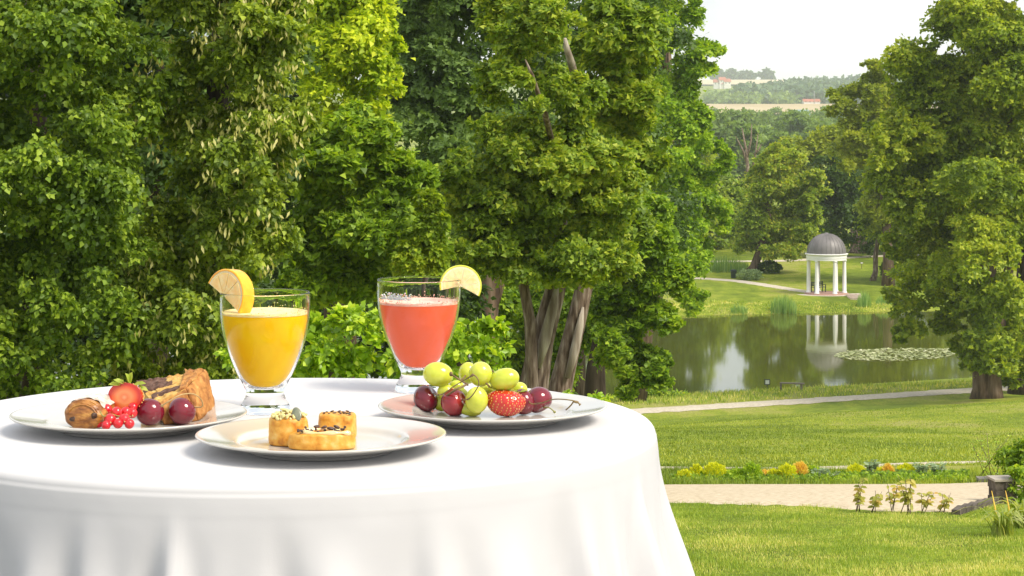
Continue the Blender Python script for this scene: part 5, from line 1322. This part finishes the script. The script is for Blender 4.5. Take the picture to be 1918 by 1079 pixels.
g.build('seeds', SEED, hs_, kind='stuff')
for a_, b_, dx, dz in ((850, 305, -1, .12), (880, 300, -.6, .28), (935, 300, .15, .55), (965, 305, .8, .15), (985, 318, .9, -.22), (915, 300, -.1, .3)):
    np_mesh('sepal', *leaf_arrays(np.array([z1(a_ + 25 if dx < 0 else a_ - 10, b_ + 6, hsY + .004)]), np.array([(dx, -.12, dz)], float), np.array([(.1, -.5, 1)], float), .0155, 'oval'), CALYX, hs_)

# redcurrants
CURR = pbr('redcurrant_skin', [(.55, .006, .014), (.68, .018, .022)], scale=60, rough=.08, coat=.5, sss=.25, sss_r=(1, .12, .08), sss_s=.006)
rc_ = thing('redcurrant_sprig', 'little cluster of shiny redcurrants in front of the halved strawberry', 'redcurrants', z1(820, 560, 2.60))
cur = [(765, 488, 2.600, 41), (838, 508, 2.588, 41), (790, 560, 2.578, 44), (706, 585, 2.585, 34), (905, 505, 2.597, 38), (893, 556, 2.578, 40), (948, 512, 2.605, 40), (848, 588, 2.572, 36), (930, 590, 2.574, 36), (762, 600, 2.570, 34), (800, 455 + 60, 2.612, 36), (955, 470, 2.618, 34)]
for i, (a, b, Y, r) in enumerate(cur):
    c = z1(a, b, Y); s = Y / F / 3.836; c.z = max(c.z, FL + r * s)
    Geo().ball(c, r * s, 24, 16, bump=.03, bs=90, seed=i).build('currant', CURR, rc_)
    if i in (0, 2, 4, 5, 6): Geo().ball(c + Vector((r * s * .25, -r * s * .9, -r * s * .35)), (.0009, .0012, .0012), 8, 6, bump=.4, bs=900).build('calyx', STEMT, rc_)
Geo().tube(spl3([z1(720, 500, 2.575), z1(735, 530, 2.572), z1(760, 535, 2.575), z1(800, 520, 2.58), z1(850, 535, 2.582), z1(900, 530, 2.585), z1(940, 540, 2.585)], 5), .0007, 6).build('sprig_stem', STEMG, rc_)

# ------------------------------------------------------------------ pastries and cake
CRUST = pbr('golden_pastry', [(.15, .045, .010), (.36, .14, .025), (.56, .28, .065)], scale=75, rough=.35, bump=.7, bscale=190, coat=.25, stretch=(1, 1, 2.2))
GOLD = pbr('golden_bite', [(.36, .12, .012), (.62, .27, .025), (.72, .38, .06), (.76, .52, .17)], scale=85, rough=.5, bump=.5, bscale=220, sss=.25, sss_r=(1, .6, .2), sss_s=.005)
SUGAR = pbr('icing_sugar', [(.42, .30, .22), (.60, .53, .48), (.70, .65, .61)], scale=120, rough=.9, bump=.5, bscale=400)
CHOC = pbr('dark_chocolate', [(.025, .012, .008), (.055, .026, .016), (.09, .045, .028)], scale=120, rough=.4, bump=.6, bscale=300)
CRUMB = pbr('yellow_crumb', [(.42, .20, .04), (.58, .34, .09), (.68, .46, .16)], scale=130, rough=.9, bump=1.0, bscale=240, sss=.15, sss_s=.004)
CAKEC = pbr('baked_cake_crust', [(.24, .085, .02), (.42, .18, .045), (.55, .28, .08)], scale=90, rough=.8, bump=1.0, bscale=260, stretch=(1.5, 1.5, .45))
CHOCC = pbr('chocolate_crumb', [(.06, .028, .018), (.12, .06, .04), (.19, .11, .08)], scale=150, rough=.95, bump=1.0, bscale=260)
# chocolate roll (pain au chocolat), one end towards the viewer
pa = z1(602, 512, 2.585); pa.z = FL + .0185
pc = thing('chocolate_roll', 'sugar dusted golden pastry roll with two chocolate ends, on the left plate', 'pastry', pa)
ax = Vector((.13, .99, .0)).normalized(); side = Vector((ax.y, -ax.x, 0)); upv = Vector((0, 0, 1))
def roll(name, mat, u0, u1, grow, a_from, a_to, layer, n=34, seg=56):
    vs, fs = [], []
    closed = a_to - a_from > 6.2
    for i in range(n + 1):
        t = i / n; uu = u0 + (u1 - u0) * t
        end = min(1, math.sqrt(max(0, 1 - (1 - min(t, 1 - t) / .16) ** 2))) if min(t, 1 - t) < .16 else 1
        end = .40 + .60 * end if name == 'pastry_body' else 1
        for k in range(seg + (0 if closed else 1)):
            a = a_from + (a_to - a_from) * k / seg
            lam = .0007 * math.sin(a * 9 + t * 5 + 2.5 * noise.noise((t * 4, a, 0))) * layer
            ra = (.0222 + grow) * end + lam; rb = (.0178 + grow) * end + lam
            flat = -.0165
            p = side * math.cos(a) * ra * (1 + .04 * math.sin(3 * t + 1)) + upv * max(math.sin(a) * rb, flat) + ax * uu
            p += Vector((1, 1, 1)) * .0008 * noise.noise(p * 110)
            vs.append(pa + p)
    m = seg if closed else seg + 1
    for i in range(n):
        for k in range(seg):
            k2 = (k + 1) % m; fs.append((i * m + k, i * m + k2, (i + 1) * m + k2, (i + 1) * m + k))
    if closed: fs += [tuple(range(m))[::-1], tuple(n * m + k for k in range(m))]
    return Geo().add(vs, fs).build(name, mat, pc)
roll('pastry_body', CRUST, -.008, .058, 0, 0, 2 * math.pi, 1.0)
roll('sugar_dusting', SUGAR, .008, .054, .0009, R(25), R(158), 1.2)
for sx in (-.0095, .0145):
    p = pa + side * sx - ax * .0072 + upv * (-.003 if sx < 0 else .001)
    Geo().ball(p, (.0042 if sx < 0 else .0030, .0026, .0030 if sx < 0 else .0038), 16, 10, m=Matrix.Rotation(.4 + sx * 30, 4, 'Y'), bump=.6, bs=330, seed=sx * 100).build('chocolate_filling', CHOC, pc)
for k in range(4):      # flaky layers that curl round the end
    P = [pa + side * math.cos(a) * (.0165 + .0018 * k) + upv * math.sin(a) * (.0128 + .0014 * k) - ax * (.0066 - .0017 * k) for a in np.linspace(R(8 + 9 * k), R(168 - 6 * k), 16)]
    Geo().tube(P, [.0004] + [.0009] * 14 + [.0004], 6).build('pastry_layer', CRUST, pc)

# cake slice
ck = thing('cake_slice', 'slice of marbled yellow and chocolate cake with a brown baked crust', 'cake', z1(1300, 560, 2.62))
cT1, cT2, cB2, cB1 = z1(985, 292, 2.750), z1(1462, 208, 2.722), z1(1335, 338, 2.662), z1(1105, 455, 2.650)
cTm = z1(1345, 215, 2.740)
cG1, cG2, cG3, cG0 = z1(1180, 575, 2.640), z1(1420, 545, 2.668), z1(1535, 470, 2.710), z1(1000, 470, 2.740)
for p in (cG1, cG2, cG3, cG0): p.z = FL + .001
cR = z1(1528, 345, 2.705)
def patch(name, mat, a, b, c, d, nu, nv, bump, bs, out, sd=0, push=0.0):
    """a bumpy four cornered surface a-b-c-d with thickness behind it (out = outward direction)"""
    g = Geo(); vs = []; o = Vector(out).normalized()
    for j in range(nv + 1):
        for i in range(nu + 1):
            u_, v_ = i / nu, j / nv
            p = (a * (1 - u_) + b * u_) * (1 - v_) + (d * (1 - u_) + c * u_) * v_
            e = min(u_, 1 - u_, v_, 1 - v_)
            p = p + o * (bump * noise.noise(p * bs + Vector((sd, 0, 0))) + .4 * bump * noise.noise(p * bs * 3) + push * min(1, e * 5) ** .5)
            vs.append(p)
    n = len(vs); w = nu + 1
    vs += [p - o * .004 for p in vs]
    fs = []
    for j in range(nv):
        for i in range(nu):
            q = (j * w + i, j * w + i + 1, (j + 1) * w + i + 1, (j + 1) * w + i); fs.append(q); fs.append(tuple(x + n for x in q[::-1]))
    rim = [i for i in range(w)] + [j * w + nu for j in range(1, nv + 1)] + [nv * w + i for i in range(nu - 1, -1, -1)] + [j * w for j in range(nv - 1, 0, -1)]
    for x, y in zip(rim, rim[1:] + rim[:1]): fs.append((x, y, y + n, x + n))
    return g.add(vs, fs).build(name, mat, ck)
nt = (cT2 - cT1).cross(cB1 - cT1).normalized()
if nt.z < 0: nt = -nt
# cut face, striped along its length: chocolate, crumb, chocolate line, crumb
def lerp4(s0, s1):
    A, B = cT1.lerp(cB1, s0), cT2.lerp(cB2, s0); C_, D_ = cT2.lerp(cB2, s1), cT1.lerp(cB1, s1)
    return A, B, C_, D_
for nm, mt, s0, s1, pu, bm_, u0, u1 in (('crumb_layer', CRUMB, -.02, .30, .0004, .0022, .42, 1), ('chocolate_layer', CHOCC, -.04, .26, .0008, .0028, 0, .46), ('chocolate_layer', CHOCC, .22, .46, .0016, .0020, 0, .55), ('crumb_layer', CRUMB, .24, .66, .0002, .0020, .22, 1), ('chocolate_layer', CHOCC, .60, .80, .0014, .0014, .06, .92), ('crumb_layer', CRUMB, .74, 1.02, .0003, .0018, 0, 1), ('crumb_layer', CRUMB, .48, .76, .0, .0018, 0, .22)):
    A, B, C_, D_ = lerp4(s0, s1)
    patch(nm, mt, A.lerp(B, u0), A.lerp(B, u1), D_.lerp(C_, u1), D_.lerp(C_, u0), 36, 12, bm_, 160, nt, s0 * 9, pu)
# the baked side, front and right
of = (cB2 - cB1).cross(cG1 - cB1).normalized()
if of.y > 0: of = -of
patch('baked_crust', CAKEC, cB1, cB2, cG2, cG1, 40, 30, .0022, 110, of, 3, .0035)
orr = Vector((.75, -.65, .1)).normalized()
patch('baked_crust', CAKEC, cB2 + Vector((0, 0, 0)), cT2.lerp(cR, .0), cG3, cG2, 34, 36, .0026, 120, orr, 5, .006)
patch('baked_crust', CAKEC, cT2 + Vector((0, 0, .0008)), cT2 + Vector((-.002, .03, -.002)), cG3 + Vector((-.004, .03, 0)), cG3, 20, 20, .002, 120, (1, .2, .1), 6, .003)
patch('baked_crust', CAKEC, cTm.lerp(cT2, -.1) + nt * .0022, cT2 + nt * .0022, cB2 + nt * .0022, cB2.lerp(cB1, .16) + nt * .0022 + (cTm - cT2) * .05, 20, 24, .0028, 150, nt, 7, .001)
# its hidden back and under side, so that it is a solid slice
hid = Geo(); hb_ = [cT1, cT2, cB2, cB1, cG0, cG3 + Vector((-.004, .028, 0)), cG2, cG1]
cc_ = sum(hb_, Vector()) / 8; hb_ = [p.lerp(cc_, .07) for p in hb_]
hid.add(hb_, [(0, 1, 2, 3), (4, 7, 6, 5), (0, 4, 5, 1), (0, 3, 7, 4), (1, 5, 6, 2), (2, 6, 7, 3)]).build('cake_core', CRUMB, ck, False)

# middle plate
def z3(a, b, Y): return W(350 + a / 3.836, 730 + b / 3.836, Y)
SEEDK = pbr('poppy_dark_seed', [(.03, .016, .012), (.07, .035, .025), (.12, .07, .05)], scale=200, rough=.45)
PUMP = pbr('pumpkin_seed', [(.12, .14, .09), (.22, .23, .16)], scale=200, rough=.35, coat=.3)
HERBC = pbr('crumbly_cheese', [(.55, .45, .16), (.72, .62, .30), (.46, .42, .12)], scale=260, rough=.9, bump=.8, bscale=500)
def bite(name, label, c, rx, ry, hz, pw, mat, rz=0.0, top=.9, seed=0, lean=0.0):
    t = thing(name, label, 'savoury pastry', c, 'savoury bites on the middle plate')
    vs, fs = [], []; seg = 72
    rows = [(0, 0), (.80, .0), (.955, .03), (1.0, .12), (1.015, .35), (1.0, .65), (.985, .86), (.955, .94), (.90, .985), (.80, 1.0), (.5, 1.01), (0, 1.01)]
    for q, z in spl(rows, 4):
        for k in range(seg):
            a = 2 * math.pi * k / seg; ca, sa = math.cos(a), math.sin(a)
            x = math.copysign(abs(ca) ** pw, ca) * rx * q; y = math.copysign(abs(sa) ** pw, sa) * ry * q
            p = Vector((x, y, z * hz)); nn = noise.noise(p * 85 + Vector((seed * 5, 0, 0))); n2 = noise.noise(p * 300 + Vector((seed, 3, 0)))
            s = 1 + .035 * nn * q + .012 * n2 * q
            vs.append(Vector((p.x * s, p.y * s, max(p.z + (.0012 * nn + .0004 * n2) * z, 0))))
    n = len(vs) // seg
    for i in range(n - 1):
        for k in range(seg):
            k2 = (k + 1) % seg; fs.append((i * seg + k, i * seg + k2, (i + 1) * seg + k2, (i + 1) * seg + k))
    M = Matrix.Translation(c) @ Matrix.Rotation(rz, 4, 'Z')
    Geo().add(vs, fs, M).build('pastry_body', mat, t)
    return t, M
r0 = on_plate(541, 803, .014); r0.z = FL
Yc = (ZC - FL - .0147) * F / (806.5 - YH)
r0 = Vector((wx(540.5, Yc), Yc, FL))
t, M = bite('round_bite', 'round savoury bite topped with crumbly cheese and a pumpkin seed', r0, .0213, .0205, .0292, 1.0, GOLD, seed=1)
g = Geo()
for _ in range(150):
    a = random.uniform(0, 6.28); q = .019 * math.sqrt(random.random()); h = .0292 + .004 * (1 - (q / .019) ** 2) + random.uniform(0, .0028)
    g.ball(M @ Vector((q * math.cos(a), q * math.sin(a), h)), tuple(random.uniform(.0010, .0024) for _ in range(3)), 7, 5, bump=.4, bs=500)
g.build('cheese_crumbs', HERBC, t, kind='stuff')
Geo().ball(z3(790, 176, r0.y - .012), (.0052, .0020, .0083), 18, 12, m=Matrix.Rotation(-.35, 4, 'Y') @ Matrix.Rotation(-.5, 4, 'X')).build('pumpkin_seed', PUMP, t)
Geo().ball(z3(712, 146, r0.y - .002), (.0070, .0036, .0016), 16, 10, m=Matrix.Rotation(.2, 4, 'Y')).build('pumpkin_seed', HERBC, t)
Ys = (ZC - FL - .014) * F / (798 - YH)
sq = Vector((wx(632, 2.535), 2.535, FL))
t, M = bite('square_bite', 'square savoury bite sprinkled with dark seeds, at the back', sq, .0206, .0180, .0275, .55, GOLD, rz=-.05, seed=2)
for a, b in ((-.008, -.010), (.004, -.008), (.008, -.004), (.012, -.011), (-.003, -.002), (.006, .004), (-.012, .003), (.014, .001), (.001, .008), (-.007, .009), (.010, .010), (.015, -.014), (-.014, -.006)):
    Geo().ball(M @ Vector((a, b, .0282 + random.uniform(0, .0012))), (.0024, .0015, .0009), 10, 7, m=Matrix.Rotation(random.uniform(-.6, .6), 4, 'Y') @ Matrix.Rotation(random.uniform(0, 3), 4, 'Z'), bump=.2, bs=500).build('seed', SEEDK, t)
ov = Vector((wx(603.5, 2.462), 2.462, FL))
t, M = bite('oval_bite', 'oval pastry swirl with a glazed top and dark seeds, in front', ov, .0358, .0165, .0168, 1.0, GOLD, seed=3, rz=.03)
GLZ = pbr('pale_glaze', [(.80, .52, .20), (.90, .70, .40)], scale=60, rough=.2, coat=.6, sss=.3, sss_s=.004)
P = spl3([M @ Vector(p) for p in ((.030, -.006, .0168), (.022, -.011, .0182), (.008, -.0125, .0180), (-.010, -.011, .0178), (-.022, -.004, .0186), (-.012, .006, .0190), (.008, .008, .0190), (.020, .003, .0188), (.008, -.002, .0186))], 6)
Geo().tube(P, [.0022 + .0008 * math.sin(i * .7) for i in range(len(P))], 10).build('swirl', GLZ, t)
for _ in range(26):
    a, b = random.uniform(-.026, .024), random.uniform(-.012, .011)
    Geo().ball(M @ Vector((a, b, .0192 + random.uniform(0, .0026))), (random.uniform(.0014, .0034), random.uniform(.0010, .0020), random.uniform(.0007, .0014)), 9, 7, m=Matrix.Rotation(random.uniform(-.8, .8), 4, 'Y') @ Matrix.Rotation(random.uniform(0, 3), 4, 'Z'), bump=.35, bs=500).build('seed', SEEDK, t)
for a, b, sz in ((-.006, .010, .0040), (.010, -.006, .0046), (.016, .004, .0042), (.002, .006, .0034)):
    Geo().ball(M @ Vector((a, b, .0222)), (sz, sz * .5, sz * .42), 12, 9, m=Matrix.Rotation(random.uniform(-.4, .4), 4, 'Y') @ Matrix.Rotation(random.uniform(0, 1), 4, 'Z'), bump=.4, bs=400).build('seed', SEEDK, t)

# ------------------------------------------------------------------ the summer haze over the valley
def haze():
    m, n, l, out = new_mat('summer_haze')
    v = n.new('ShaderNodeVolumePrincipled'); v.inputs['Color'].default_value = (.90, .95, 1.0, 1); v.inputs['Density'].default_value = .00015; v.inputs['Anisotropy'].default_value = 0.0
    l.new(v.outputs[0], out.inputs['Volume'])
    o = Geo().box((200, 4100, 12), (7600, 10400, 140)).build('haze', m, None, False)
    o['kind'] = 'stuff'; o['label'] = 'pale summer haze over the valley'
    return o
HAZE = True
if HAZE: haze()
